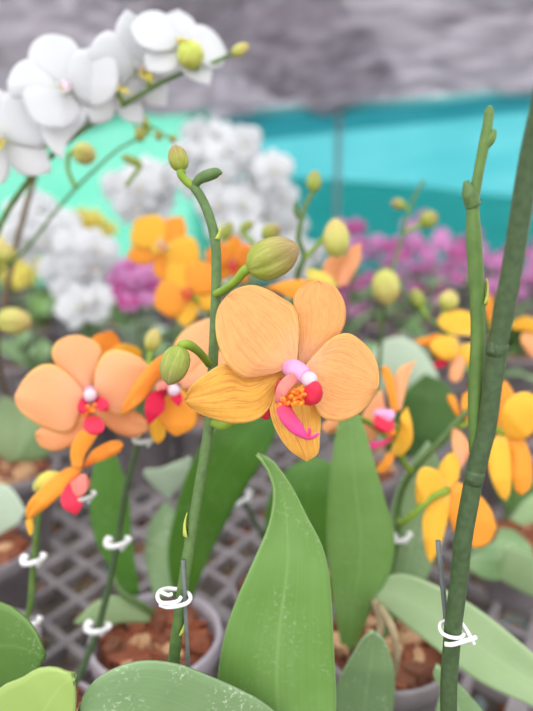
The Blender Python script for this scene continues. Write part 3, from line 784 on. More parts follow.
clip_px(144, 440, .408, 9, (8, -40), 'clear plastic clip at the stem top under the peach bloom', V((1, 0, -.3)), 'clearclip')
clip_px(84, 497, .372, 9, (3, -40), 'clear plastic clip hanging by the pink lip of the side-facing bloom', V((1, 0, .3)), 'clearclip')

# orange bloom with crimson lip between left flower and the main stem
pm_ = on_bench(at_z(288, 580, .11))
mid = thing('potted_orchid', 'orchid behind the main stem with folded orange bloom and crimson lip', 'orchid', pm_)
pot(mid, pm_, .05, .11, 'pot_dark')
spike(mid, [V((pm_.x, pm_.y, .1)), P(268, 545, .545), P(243, 498, .53), P(226, 440, .49), P(212, 412, .45), P(200, 395, .43)], .0023, 'spike_dark')
clip_px(243, 499, .529, 8, (-14, -40), 'small white clip low behind the main stem above the mesh staging', V((1, 0, .2)))
c7 = crop(100, 280, 3.8)
mf = MB(); mf.tube([P(200, 396, .43), P(190, 392, .41), P(176, 388, .394)], .002, M['pedicel'], 8); mf.tube([P(170, 388, .392), P(173, 389, .384), P(175, 390, .38)], [.004, .004, .0036], M['column'], 10, 8)
mf.blob(P(174, 390.5, .378), V((0, -.003, .0005)), .0042, M['anther'])
fl = mf.build('flower', mid)
for k, (nm, mt, L, R, dp, bl) in enumerate([
    ('petal', 'deep_orange', [(265, 400), (215, 350), (240, 300), (270, 265), (200, 310), (140, 380), (100, 450), (82, 500)], [(275, 410), (232, 372), (200, 410), (180, 440), (150, 470), (115, 495), (90, 510), (82, 500)], [.39, .384, .376, .37, .37], .004),
    ('dorsal_sepal', 'peach', [(270, 390), (270, 300), (290, 230), (330, 185), (385, 155), (430, 145)], [(300, 395), (350, 350), (400, 310), (440, 260), (460, 200), (430, 145)], [.394, .398, .402, .405], .005),
    ('petal', 'peach', [(300, 385), (350, 350), (400, 300), (450, 270), (500, 280)], [(310, 410), (370, 420), (430, 400), (480, 360), (500, 280)], [.393, .396, .402, .41], .004),
    ('lateral_sepal', 'orange', [(270, 420), (235, 470), (230, 530), (260, 575), (290, 592)], [(310, 410), (345, 450), (368, 500), (355, 560), (290, 592)], [.393, .39, .388, .39], .005),
    ('lateral_sepal', 'yellow', [(225, 460), (195, 510), (185, 560), (205, 610), (225, 620)], [(250, 470), (245, 530), (248, 590), (225, 620)], [.396, .40, .404], .004)]):
    MB().sheet(traced(c7(L), c7(R), dp, bl, .001, .001, 26, 15, k + 40), .0008, M[mt]).build(nm, fl)
lp = MB()
lp.sheet(traced(c7([(255, 400), (215, 415), (178, 450), (172, 500), (185, 550)]), c7([(260, 420), (245, 450), (245, 490), (220, 520), (185, 550)]), [.386, .376, .37, .37], .003), .001, M['lip_crimson'])
lp.sheet(traced(c7([(275, 425), (272, 450), (285, 470), (300, 478)]), c7([(305, 425), (312, 445), (310, 465), (300, 478)]), [.382, .374, .372], .002), .001, M['lip_crimson'])
lp.sheet(traced(c7([(215, 395), (235, 385), (270, 385)]), c7([(215, 420), (240, 415), (270, 410)]), [.376, .376, .38], .002), .001, M['lip_pink'])
lp.build('lip', fl)

# ================================================================== ORCHIDS ON THE RIGHT
pr_ = on_bench(at_z(385, 640, .11))
ro = thing('potted_orchid', 'orchid right of centre with yellow blooms turned away and long pale leaves', 'orchid', pr_)
pot(ro, pr_, .05, .11, 'pot_dark', True)
spike(ro, [V((pr_.x, pr_.y, .1)), P(392, 570, .468), P(398, 537, .465), P(398, 510, .46), P(403, 488, .453), P(414, 470, .445), P(435, 447, .44), P(454, 424, .436), P(470, 410, .434), P(490, 396, .432)], [.0028, .0026, .0026, .0025, .002], 'spike')
c8 = crop(393, 380, 3.8); ca = crop(330, 340, 3.8)
def traced_flower(parent, ped, lst, extra=None, seed=0, label=None):
    mb = MB(); mb.tube([P(*q) for q in ped], [.0024, .0022, .0026], M['pedicel'], 9)
    if extra: extra(mb)
    f = mb.build('flower', parent)
    if label: f['label'] = label
    for k, (nm, mt, L, R, dp, bl) in enumerate(lst):
        MB().sheet(traced(L, R, dp, bl, .001, .001, 22, 13, k + seed), .0008, M[mt]).build(nm, f)
    return f
clip_px(401, 538, .464, 8, (2, -40), 'small white clip between the broad upright leaf and the lowest yellow bloom', V((1, 0, .2)))
traced_flower(ro, [(399, 520, .462), (401, 524, .42), (414, 514, .40), (430, 498, .398), (448, 490, .405)], [
    ('petal', 'yellow', c8([(205, 400), (175, 350), (130, 330), (98, 345), (86, 410), (92, 480)]), c8([(205, 425), (180, 430), (150, 450), (120, 475), (92, 480)]), [.407, .40, .396, .40], .004),
    ('lateral_sepal', 'yellow', c8([(195, 425), (140, 470), (112, 520), (115, 600), (130, 670), (142, 695)]), c8([(215, 430), (212, 500), (195, 580), (172, 650), (142, 695)]), [.407, .402, .398, .398], .004),
    ('dorsal_sepal', 'yellow', c8([(205, 410), (170, 370), (180, 320), (215, 278), (240, 285)]), c8([(228, 410), (250, 370), (252, 320), (240, 285)]), [.408, .412, .418], .004),
    ('petal', 'orange', c8([(220, 410), (250, 390), (320, 430), (370, 490), (392, 560)]), c8([(210, 440), (212, 520), (240, 590), (300, 636), (360, 622), (392, 560)]), [.407, .405, .402, .402], .005),
    ('petal', 'peach', c8([(238, 330), (228, 270), (222, 210), (232, 180)]), c8([(256, 340), (285, 290), (292, 250), (265, 205), (232, 180)]), [.424, .43, .436], .003)], None, 60, 'yellow bloom seen from behind, lowest on the right')
traced_flower(ro, [(470, 410, .434), (485, 424, .43), (498, 430, .425), (502, 433, .42)], [
    ('lateral_sepal', 'yellow', c8([(405, 205), (365, 240), (358, 300), (375, 380), (405, 440), (430, 458)]), c8([(430, 205), (445, 280), (450, 350), (445, 420), (430, 458)]), [.422, .415, .41, .412], .004),
    ('lateral_sepal', 'orange', c8([(430, 205), (442, 280), (450, 360), (465, 420), (490, 438)]), c8([(470, 200), (505, 240), (528, 320), (525, 400), (490, 438)]), [.424, .42, .416, .416], .005),
    ('petal', 'yellow', c8([(410, 195), (410, 130), (440, 70), (500, 45), (560, 70)]), c8([(430, 215), (480, 230), (530, 200), (570, 140), (560, 70)]), [.422, .412, .41, .415], .006),
    ('petal', 'orange', c8([(400, 190), (375, 130), (385, 60), (410, 10), (430, 5)]), c8([(418, 190), (440, 120), (460, 60), (430, 5)]), [.424, .43, .436], .004)], None, 66, 'yellow bloom seen from behind at the right edge')
def lip_side(mb):
    mb.sheet(traced(ca([(215, 290), (175, 285), (165, 320), (190, 350)]), ca([(240, 300), (245, 330), (225, 350), (190, 350)]), [.424, .415, .412, .415], .003), .001, M['lip_red'])
    mb.sheet(traced(ca([(195, 262), (165, 272), (170, 292)]), ca([(240, 268), (246, 290), (220, 315)]), [.422, .416, .416], .003), .001, M['column'])
    mb.sheet(traced(ca([(240, 360), (190, 385), (150, 385), (122, 392)]), ca([(235, 380), (200, 402), (160, 412), (122, 405)]), [.422, .414, .41, .41], .001), .001, M['lip_magenta'])
    mb.blob(P(*ca([(232, 352)])[0], .416), V((.003, 0, .002)), .003, M['callus'])
traced_flower(ro, [(412, 472, .445), (404, 462, .442), (400, 450, .438), (395, 425, .43)], [
    ('petal', 'yellow', ca([(240, 400), (265, 340), (270, 290), (292, 255)]), ca([(225, 430), (270, 440), (310, 390), (312, 330), (300, 275), (292, 255)]), [.43, .424, .42, .424], .004),
    ('dorsal_sepal', 'orange', ca([(232, 280), (222, 220), (205, 150), (196, 110), (215, 98)]), ca([(262, 270), (250, 200), (240, 140), (215, 98)]), [.43, .43, .432], .003),
    ('petal', 'peach', ca([(240, 270), (245, 180), (260, 110), (325, 80)]), ca([(270, 270), (285, 200), (300, 140), (325, 80)]), [.432, .438, .446], .003),
    ('petal', 'peach', ca([(215, 280), (195, 190), (170, 215), (130, 270), (120, 310)]), ca([(225, 330), (190, 350), (160, 390), (140, 360), (120, 310)]), [.434, .44, .444], .003),
    ('lateral_sepal', 'orange', ca([(215, 430), (190, 470), (178, 495), (190, 502)]), ca([(250, 430), (235, 470), (210, 500), (190, 502)]), [.43, .426, .424], .002)], lip_side, 70, 'orange bloom in profile with pink lip pointing left')
traced_flower(ro, [(490, 396, .432), (480, 412, .435), (466, 424, .438), (458, 426, .44)], [
    ('petal', 'orange', c8([(258, 160), (232, 120), (208, 75), (210, 55)]), c8([(268, 150), (252, 110), (235, 65), (210, 55)]), [.44, .442, .446], .002),
    ('petal', 'orange', c8([(285, 175), (262, 110), (265, 60), (290, 43)]), c8([(302, 175), (312, 120), (312, 60), (290, 43)]), [.436, .436, .44], .003)], None, 75, 'narrow orange bloom edge-on beside the dark stem')
traced_flower(ro, [(400, 450, .438), (372, 425, .43), (345, 412, .41)], [
    ('petal', 'salmon', [(345, 408), (330, 418), (322, 426), (326, 433)], [(352, 414), (350, 424), (340, 432), (326, 433)], [.41, .406, .405], .003)], None, 104)
leaf(ro, traced([(344, 660), (333, 600), (327, 545), (328, 500), (332, 460), (338, 425), (350, 398)], [(350, 660), (372, 606), (390, 570), (394, 535), (384, 498), (372, 456), (364, 427), (350, 398)], [.445, .43, .415, .40, .39], .005, 0, .0008, 32, 15), 'leaf')
leaf(ro, traced([(376, 580), (400, 574), (430, 583), (470, 604), (510, 634), (560, 680), (590, 725)], [(374, 598), (400, 620), (440, 652), (480, 682), (533, 706), (575, 728), (590, 725)], [.43, .41, .385, .36, .345], -.004, 0, .0008, 32, 15), 'leaf_pale')
leaf(ro, traced([(352, 760), (336, 718), (338, 685), (352, 656), (364, 637), (374, 631)], [(378, 760), (392, 715), (395, 687), (392, 661), (385, 642), (374, 631)], [.40, .39, .375, .37], -.004), 'leaf_dull')
leaf(ro, traced([(430, 770), (434, 720), (440, 690), (433, 675), (437, 664)], [(500, 770), (500, 735), (478, 705), (455, 680), (437, 664)], [.37, .365, .36], .003), 'leaf_dull')
for q in ([(374, 600, .43), (381, 622, .42), (378, 640, .415), (374, 660, .42)], [(380, 606, .42), (392, 628, .40), (397, 652, .40), (394, 672, .41), (390, 690, .42)]):
    MB().tube([P(*a) for a in q], [.003, .0028, .0022], M['root'], 9, 20).build('aerial_root', ro)

# pot in front of the mesh with brown bark (behind main stem), two pale leaves
pb = on_bench(at_z(156, 632, .11))
bp = thing('potted_orchid', 'leafy orchid in a grey pot of brown bark behind the white clip', 'orchid', pb)
pot(bp, pb, .05, .11, 'pot', False, 60)
leaf(bp, traced([(150, 612), (120, 596), (95, 602), (75, 622)], [(150, 622), (125, 622), (100, 626), (75, 622)], [.47, .462, .455, .452], .004, 0, 0, 20, 11), 'leaf_pale')
leaf(bp, traced([(128, 595), (98, 545), (90, 500), (96, 462), (112, 446)], [(140, 595), (132, 540), (128, 490), (112, 446)], [.50, .50, .50, .50], .005), 'leaf_deep')
leaf(bp, traced([(155, 600), (146, 560), (150, 525), (166, 502)], [(172, 596), (178, 550), (176, 515), (166, 502)], [.50, .52, .54], .004), 'leaf_dull')
leaf(bp, traced([(170, 500), (150, 482), (144, 470), (160, 468), (178, 461), (190, 457)], [(172, 494), (182, 484), (192, 470), (190, 457)], [.55, .545, .54], .004), 'leaf_grey')
MB().tube([P(152, 612, .47), P(140, 604, .462), P(122, 592, .46), P(112, 575, .465)], [.003, .0028, .0022], M['spike'], 9, 20).build('aerial_root', bp)
leaf(bp, traced([(176, 605), (168, 555), (176, 510), (187, 475), (205, 440), (235, 415), (262, 402)], [(190, 605), (204, 568), (222, 530), (240, 496), (260, 464), (275, 433), (276, 408)], [.50, .485, .465, .45, .45], .006, 0, .001), 'leaf_deep')
# leafy orchid cut by the lower left corner
pc = on_bench(P(-75, 790, .30))
cl = thing('potted_orchid', 'orchid in the lower left corner with lime and dark round leaf ends', 'orchid', pc)
pot(cl, pc, .05, .10)
leaf(cl, traced([(-80, 790), (-40, 725), (0, 688), (20, 679), (37, 669), (55, 668), (74, 675)], [(-50, 800), (20, 805), (50, 780), (70, 745), (75, 712), (75, 690), (74, 675)], [.30, .285, .265, .255, .25], .003, 0, 0, 24, 13), 'leaf_lime')
leaf(cl, traced([(-90, 780), (-60, 660), (-25, 606), (2, 603), (25, 618), (38, 636), (45, 657)], [(-60, 790), (-20, 705), (10, 688), (28, 678), (39, 668), (45, 657)], [.32, .33, .325, .31, .30], .004, 0, 0, 24, 13), 'leaf_round')

# two pots at the far left
pa = on_bench(at_z(8, 466, .11))
la = thing('potted_orchid', 'pale leafy orchid in a wide charcoal pot left of the peach bloom', 'orchid', pa)
pot(la, pa, .062, .11, 'pot_dark', True)
for L_, R_, m_ in (([(8, 462), (-14, 440), (-12, 415), (4, 396)], [(18, 462), (30, 440), (28, 412), (4, 396)], 'leaf_pale'), ([(16, 462), (26, 444), (38, 430), (52, 424)], [(24, 462), (46, 456), (56, 440), (52, 424)], 'leaf_dull'), ([(10, 462), (20, 430), (34, 410), (48, 404)], [(18, 462), (38, 440), (50, 420), (48, 404)], 'leaf_pale')):
    leaf(la, traced(L_, R_, [.78, .76, .74], .004), m_)
pe = on_bench(at_z(-14, 545, .11))
le = thing('potted_orchid', 'orchid cut by the left edge with one pale leaf under the profile bloom', 'orchid', pe)
pot(le, pe, .048, .11, 'pot_dark')
leaf(le, traced([(-22, 540), (-24, 510), (-8, 486), (10, 488), (26, 512)], [(-10, 545), (-2, 536), (8, 530), (18, 524), (26, 512)], [.58, .56, .54], .004), 'leaf_grey')

# ================================================================== SECOND ROW: bud stems
p2 = on_bench(at_z(360, 468, .11))
bs = thing('potted_orchid', 'budding orchid stem behind the main bloom with two plump buds', 'orchid', p2)
pot(bs, p2, .05, .11, 'pot_dark')
spike(bs, [V((p2.x, p2.y, .1)), P(330, 430, .69), P(296, 340, .56), P(297, 280, .50), P(304, 258, .485), P(301, 247, .483), P(298, 240, .482), P(300, 226, .48), P(304, 209, .48), P(309, 199, .48), P(313, 191, .48)], [.003, .003, .0028, .003, .0034, .003, .0026, .0022], 'spike')
budpx(bs, (313, 192), (315, 170), 15, .48, 'bud', None)
budpx(bs, (332, 255), (340, 219), 27, .475, 'bud_blush', [(304, 259, .485), (314, 250, .48), (322, 240, .476)]) if False else budpx(bs, (327, 236), (341, 238), 5, .475, 'bud_blush', [(304, 259, .485), (314, 249, .48), (323, 239, .476)])
MB().lathe(P(337, 257, .47), P(335, 218, .47), [(t, q * 13.5 / FPX * .47) for t, q in BUDP], M['bud_yellow'], 24, lambda t, a: 1 - .06 * max(0, math.cos(a * 3)) ** 8).build('bud', bs)
MB().tube([P(300, 218, .48), P(296, 210, .478), P(295, 202, .477)], [.0026, .0026, .0012], M['spike'], 8).build('bud_stub', bs)
budpx(bs, (262, 236), (281, 228), 17, .52, 'bud_blush', [(292, 262, .52), (280, 250, .52)])
budpx(bs, (240, 230), (254, 222), 10, .54, 'bud', [(270, 262, .53), (255, 245, .54)])
leaf(mid, traced([(284, 588), (266, 540), (268, 500), (285, 472), (312, 456)], [(300, 588), (335, 545), (345, 505), (338, 470), (312, 456)], [.54, .54, .54, .55], .006), 'leaf_deep')

# petals peeping out behind the main flower belong to a bloom of this stem
traced_flower(bs, [(297, 280, .50), (312, 292, .49), (322, 286, .485)], [
    ('petal', 'orange', [(322, 290), (300, 300), (278, 292), (265, 288)], [(322, 284), (305, 280), (285, 281), (265, 288)], [.49, .48, .475], .003),
    ('petal', 'pale_yellow', [(330, 292), (320, 286), (308, 278), (306, 268)], [(338, 285), (330, 276), (318, 270), (306, 268)], [.49, .49, .492], .003),
    ('petal', 'salmon', [(322, 288), (322, 270), (328, 258), (340, 252)], [(340, 288), (348, 275), (348, 262), (340, 252)], [.492, .496, .50], .003),
    ('petal', 'peach', [(338, 286), (342, 265), (350, 248), (361, 244)], [(346, 286), (356, 270), (361, 258), (361, 244)], [.488, .484, .482], .003)], None, 90, 'orange bloom mostly hidden behind the main flower')

p3 = on_bench(at_z(372, 440, .11))
b3 = thing('potted_orchid', 'slim budding orchid stem left of the bare side shoot with yellow buds', 'orchid', p3)
pot(b3, p3, .05, .11, 'pot_dark')
spike(b3, [V((p3.x, p3.y, .1)), P(376, 400, .68), P(382, 330, .62), P(390, 278, .60), P(397, 255, .60), (P(403, 232, .60)), P(409, 210, .60), P(417, 192, .60), P(424, 180, .60)], [.003, .0028, .0024, .002, .0016], 'spike')
budpx(b3, (405, 206), (391, 202), 11, .60, 'bud_blush', [(409, 210, .60)])
budpx(b3, (421, 224), (437, 214), 17, .60, 'bud_blush', [(404, 232, .60), (412, 229, .60)])
budpx(b3, (384, 270), (388, 306), 28, .585, 'bud_yellow', [(391, 276, .60), (387, 270, .59)])
spike(b3, [P(390, 278, .60), P(402, 290, .59), P(415, 306, .58), P(428, 318, .57), P(440, 328, .56), P(448, 334, .55)], .0022, 'spike', 'side_shoot')
budpx(b3, (422, 308), (413, 288), 13, .575, 'bud', [(428, 318, .57), (425, 313, .57)])
budpx(b3, (446, 310), (451, 290), 20, .56, 'bud_yellow', [(438, 326, .56), (442, 316, .56)])
cb = crop(400, 250, 4.007)
def red_tip(mb):
    mb.sheet(traced(cb([(195, 440), (160, 440), (138, 455), (140, 472)]), cb([(190, 455), (170, 470), (140, 472)]), [.54, .532, .532], .003), .001, M['lip_crimson'])
traced_flower(b3, [(448, 334, .55), (452, 338, .548), (455, 340, .545)], [
    ('dorsal_sepal', 'yellow', cb([(215, 340), (165, 310), (152, 280), (180, 255), (240, 240)]), cb([(290, 345), (310, 300), (290, 258), (240, 240)]), [.548, .552, .556], .006),
    ('petal', 'yellow', cb([(230, 350), (180, 345), (130, 365), (122, 400), (150, 435)]), cb([(240, 410), (220, 435), (190, 440), (150, 435)]), [.545, .532, .528, .532], .008),
    ('petal', 'orange', cb([(190, 352), (150, 338), (100, 350), (58, 362)]), cb([(180, 385), (130, 388), (90, 385), (58, 362)]), [.546, .54, .536], .003),
    ('lateral_sepal', 'peach', cb([(210, 420), (200, 470), (198, 510), (215, 530)]), cb([(255, 420), (258, 470), (240, 520), (215, 530)]), [.545, .538, .536], .004),
    ('lateral_sepal', 'yellow', cb([(240, 380), (240, 420), (255, 455), (285, 460)]), cb([(300, 370), (318, 400), (310, 440), (285, 460)]), [.546, .544, .545], .004)], red_tip, 95, 'yellow bloom behind the bare shoot with a crimson lip tip')
leaf(b3, traced([(374, 440), (370, 360), (395, 337), (425, 352), (449, 402)], [(384, 448), (385, 390), (402, 392), (422, 404), (449, 402)], [.74, .72, .70, .68], .004), 'leaf_grey')
leaf(b3, traced([(385, 450), (390, 425), (402, 395), (425, 374)], [(400, 460), (445, 445), (458, 410), (446, 384), (425, 374)], [.72, .68, .66, .65], .006), 'leaf_dark')
leaf(ro, traced([(383, 620), (385, 545), (396, 492), (414, 458), (428, 442)], [(398, 625), (428, 575), (444, 520), (442, 470), (428, 442)], [.47, .475, .48, .485], .006), 'leaf_dull')
p4 = on_bench(at_z(560, 470, .11))
b4 = thing('potted_orchid', 'yellow orchid cut off by the right edge above the bark pot', 'orchid', p4)
pot(b4, p4, .05, .11, 'pot_dark')
spike(b4, [V((p4.x, p4.y, .1)), P(566, 420, .66), P(568, 360, .60), P(560, 330, .58), P(545, 322, .57)], .0026, 'spike')
traced_flower(b4, [(560, 330, .58), (546, 334, .565), (538, 332, .56)], [
    ('petal', 'yellow', cb([(560, 345), (500, 325), (455, 320), (448, 295), (480, 270)]), cb([(560, 325), (545, 290), (520, 268), (480, 270)]), [.562, .552, .545], .005),
    ('petal', 'yellow', cb([(545, 330), (540, 280), (560, 240)]), cb([(590, 330), (600, 290), (560, 240)]), [.562, .566, .57], .004),
    ('lateral_sepal', 'salmon', cb([(530, 340), (490, 335), (485, 370), (510, 410), (540, 435)]), cb([(570, 350), (590, 390), (575, 430), (540, 435)]), [.56, .552, .55], .005)], None, 99)
tipf = on_bench(at_z(505, 430, .11))
b5 = thing('potted_orchid', 'orchid showing one orange petal tip between the two right stems', 'orchid', tipf)
pot(b5, tipf, .05, .11, 'pot_dark')
spike(b5, [V((tipf.x, tipf.y, .1)), P(500, 400, .72), P(494, 350, .68), P(490, 322, .66)], .0026, 'spike')
traced_flower(b5, [(494, 350, .68), (491, 330, .66), (490, 320, .655)], [
    ('petal', 'orange', [(487, 322), (484, 308), (485, 298), (489, 294)], [(493, 322), (494, 308), (493, 300), (489, 294)], [.655, .65, .648], .003),
    ('petal', 'orange', [(492, 322), (500, 312), (506, 318)], [(490, 326), (498, 332), (506, 318)], [.655, .65, .648], .003)], None, 101)

# foliage to the right behind the dark stem
p6 = on_bench(at_z(520, 534, .075))
b6 = thing('potted_orchid', 'leafy orchid in brown bark beside the dark stem, pale broad leaves', 'orchid', p6)
pot(b6, p6, .045, .075, 'pot_dark', False, 80)
leaf(b6, traced([(500, 528), (490, 545), (470, 556), (462, 566)], [(514, 530), (533, 552), (520, 575), (490, 580), (462, 566)], [.60, .57, .54, .52], .004), 'leaf_dull')
leaf(b6, traced([(500, 540), (470, 550), (456, 558), (452, 562)], [(500, 560), (480, 572), (462, 570), (452, 562)], [.58, .55, .53], .003), 'leaf_dull')
leaf(b6, traced([(515, 545), (505, 549), (520, 552), (545, 560), (575, 575)], [(490, 572), (510, 585), (540, 598), (565, 592), (575, 575)], [.55, .51, .48], .004), 'leaf_pale')
leaf(b6, traced([(510, 520), (525, 500), (545, 490), (570, 490)], [(520, 525), (540, 520), (560, 510), (570, 490)], [.60, .60, .60], .003), 'leaf_pale')
leaf(b6, traced([(520, 520), (500, 500), (490, 470), (500, 440)], [(530, 520), (535, 490), (525, 455), (500, 440)], [.66, .66, .66], .004), 'leaf_dark')
MB().tube([P(505, 520, .6), P(515, 495, .585), P(508, 470, .58), P(495, 440, .575)], .0024, M['spike_light'], 8).build('aerial_root', b6)

# ================================================================== WHITE ORCHID, UPPER LEFT
LIPW = (M['white'], M['pale_yellow'], M['bud_yellow'])
pw = on_bench(at_z(-150, 520, .11))
wh = thing('potted_orchid', 'tall white orchid arching across the upper left with large white blooms', 'orchid', pw)
pot(wh, pw, .055, .11, 'pot')
spike(wh, [V((pw.x, pw.y, .1)), P(-45, 400, .56), P(-22, 290, .52), P(0, 226, .50), P(18, 195, .495), P(38, 170, .49), P(62, 146, .485), P(92, 124, .48), P(120, 107, .475), P(150, 89, .47), P(180, 74, .468), P(210, 64, .466), P(232, 54, .465)],
      [.0034, .0032, .003, .0028, .0026, .0024, .002, .0016], 'spike_light')
budpx(wh, (232, 54), (249, 45), 11, .465, 'bud_yellow')
budpx(wh, (196, 66), (184, 42), 27, .452, 'bract', [(196, 69, .467), (197, 68, .46)])
c9 = crop(0, 0, 3.8)
wd = lambda off: (lambda x, y: .445 + .00012 * (x - 65) + off)
mf = MB(); mf.tube([P(98, 121, .48), P(82, 108, .468), P(68, 90, .45)], .0018, M['pedicel'], 8)
mf.tube([P(64, 84, .444), P(66, 87, .437)], [.004, .004], M['anther'], 10); mf.blob(P(66.5, 88, .434), V((0, -.003, 0)), .004, M['anther'])
fl = mf.build('flower', wh); fl['label'] = 'largest white bloom facing the viewer'
for k, (nm, L, R, off, bl) in enumerate([
    ('dorsal_sepal', [(235, 320), (150, 290), (108, 235), (118, 175), (160, 138), (205, 130)], [(260, 320), (305, 255), (308, 200), (270, 150), (205, 130)], .004, .004),
    ('petal', [(225, 325), (160, 262), (105, 226), (55, 255), (28, 310)], [(225, 345), (160, 365), (95, 372), (42, 368), (28, 310)], 0, .006),
    ('petal', [(265, 310), (315, 195), (385, 182), (440, 225), (452, 300)], [(268, 345), (320, 400), (385, 400), (435, 360), (452, 300)], .004, .006),
    ('lateral_sepal', [(232, 330), (110, 335), (85, 362), (115, 440), (170, 480), (230, 486)], [(250, 345), (285, 385), (302, 428), (280, 466), (230, 486)], -.004, .005),
    ('lateral_sepal', [(240, 350), (170, 460), (160, 515), (200, 575), (238, 606)], [(285, 350), (330, 400), (320, 465), (255, 545), (238, 606)], .006, .004)]):
    MB().sheet(traced(c9(L), c9(R), wd(off), bl, .001, .0012, 24, 15, k + 120), .0008, M['white']).build(nm, fl)
lb = MB(); lip_mesh(lb, P(67, 92, .44), RT, UP, -FW, .02, (M['white'], M['white'], M['bud_yellow'])); lb.build('lip', fl)
flower(wh, P(0, 138, .46), V((.15, -1, .1)), .092, M['white'], M['white'], LIPW, .3, True, [P(30, 178, .49), P(12, 160, .475)], label='white bloom cut by the left edge', seed=2)
flower(wh, P(112, 84, .465), V((.75, -.7, .1)), .078, M['white'], M['white'], LIPW, .1, True, [P(124, 104, .475), P(118, 95, .47)], label='white bloom turned to the right', seed=3)
flower(wh, P(138, 66, .47), V((.55, -.75, -.15)), .082, M['white'], M['white'], LIPW, .25, True, [P(150, 88, .47), P(146, 76, .472)], label='white bloom turned aside above the stem', seed=4)
flower(wh, P(180, 46, .462), V((.35, -.75, .45)), .08, M['white'], M['white'], (M['white'], M['pale_yellow'], M['bud_yellow']), -.2, True, [P(196, 68, .467), P(188, 56, .468)], label='topmost white bloom with a yellow green lip', seed=5, cup=.1)

# slim second white spray stem with pale buds, and a brown stem
py = on_bench(at_z(-110, 440, .11))
sb = thing('potted_orchid', 'pale budded orchid stem crossing below the large white blooms', 'orchid', py)
pot(sb, py, .05, .11, 'pot_dark')
spike(sb, [V((py.x, py.y, .1)), P(-55, 360, .66), P(-15, 288, .60), P(25, 250, .58), P(55, 212, .57), P(76, 188, .565), P(100, 165, .56), P(120, 148, .56), P(140, 138, .56)], [.003, .0028, .0024, .002, .0016, .0012], 'spike_light')
budpx(sb, (74, 150), (96, 158), 22, .555, 'bud_yellow', [(76, 188, .565), (68, 170, .56), (69, 155, .556)])
budpx(sb, (142, 165), (121, 156), 9, .56, 'bud', [(126, 186, .57), (136, 172, .562)])
MB().tube([P(140, 138, .56), P(134, 122, .56), P(130, 105, .56)], .0012, M['spike_light'], 7).build('side_shoot', sb)
MB().tube([P(136, 128, .56), P(150, 126, .562), P(166, 136, .565), P(176, 140, .566)], .0011, M['spike_light'], 7).build('side_shoot', sb)
for q in ((136, 112, 141, 104), (156, 132, 161, 140), (170, 136, 176, 142)): budpx(sb, q[:2], q[2:], 8, .56, 'bud_blush')
budpx(sb, (140, 142), (140, 126), 11, .56, 'bud_blush'); budpx(sb, (150, 132), (136, 108), 9, .57, 'bud_blush', [(140, 138, .56)])
budpx(sb, (0, 262), (8, 243), 26, .59, 'bud_yellow', [(-15, 288, .60)])
budpx(sb, (-2, 320), (32, 322), 27, .55, 'bud_yellow', [(-55, 360, .66), (-40, 330, .56)])
pbn = on_bench(at_z(16, 418, .11))
bn = thing('potted_orchid', 'orchid with slim brown stem at the left edge under the white blooms', 'orchid', pbn)
pot(bn, pbn, .045, .11, 'pot_dark')
spike(bn, [V((pbn.x, pbn.y, .1)), P(-2, 360, .72), P(5, 300, .68), P(15, 250, .66), P(28, 200, .64), P(38, 166, .63), P(44, 148, .62)], [.0038, .0036, .0034, .003], 'spike_brown')
budpx(bn, (44, 149), (48, 136), 8, .62, 'bud_blush')

# ================================================================== TEMPLATES FOR THE ROWS BEHIND
def template_flower(size, pm, sm, lips, seed, simple=True):
    mb = MB(); x, y, z = V((1, 0, 0)), V((0, 1, 0)), V((0, 0, 1)); R = size / 2
    column_mesh(mb, V((0, 0, .02 * R)), (z * .8 - y * .3).normalized(), .17 * R)
    for k, (nm, ang, ln, wd, pf) in enumerate(DETAIL):
        a = math.radians(ang + random.Random(seed * 7 + k).uniform(-6, 6)); A = x * math.cos(a) + y * math.sin(a); B = -A.cross(z)
        mb.sheet(local_sheet(z * ((-.05 if nm != 'petal' else .02) * R), A, B, z, ln * R, wd * R, pf, .12, .15, -.1, .04 * R, 9, 7, .03 * R, seed + k), .0009, pm if nm == 'petal' else sm)
    lip_mesh(mb, z * .02 * R - y * .06 * R, x, y, z, .55 * R, lips)
    o = mb.build('flower'); me = o.data; bpy.data.objects.remove(o); return me
TF = {'white': [template_flower(.085, M['white'], M['white'], (M['white'], M['white'], M['bud_yellow']), k) for k in range(3)],
      'violet': [template_flower(.055, M['violet'], M['violet'], (M['magenta'], M['magenta'], M['white']), k + 5) for k in range(2)] + [template_flower(.055, M['magenta'], M['violet'], (M['magenta'], M['magenta'], M['white']), 9)],
      'small_violet': [template_flower(.032, M['violet'], M['violet'], (M['magenta'], M['magenta'], M['white']), k + 15) for k in range(2)] + [template_flower(.03, M['magenta'], M['violet'], (M['magenta'], M['magenta'], M['white']), 19)],
      'pale_yellow': [template_flower(.06, M['pale_yellow'], M['pale_yellow'], (M['pale_yellow'], M['pale_yellow'], M['orange']), k + 25) for k in range(2)]}
def put_flower(me, parent, pos, face, roll, scale=1.0):
    x, y, z = basis(face, V((0, 0, 1)), roll)
    o = bpy.data.objects.new('flower', me); COL.objects.link(o); o.parent = parent
    mt = Matrix((x, y, z)).transposed().to_4x4() @ Matrix.Scale(scale, 4)
    mt.translation = pos - root_loc(parent); o.matrix_local = mt
    return o
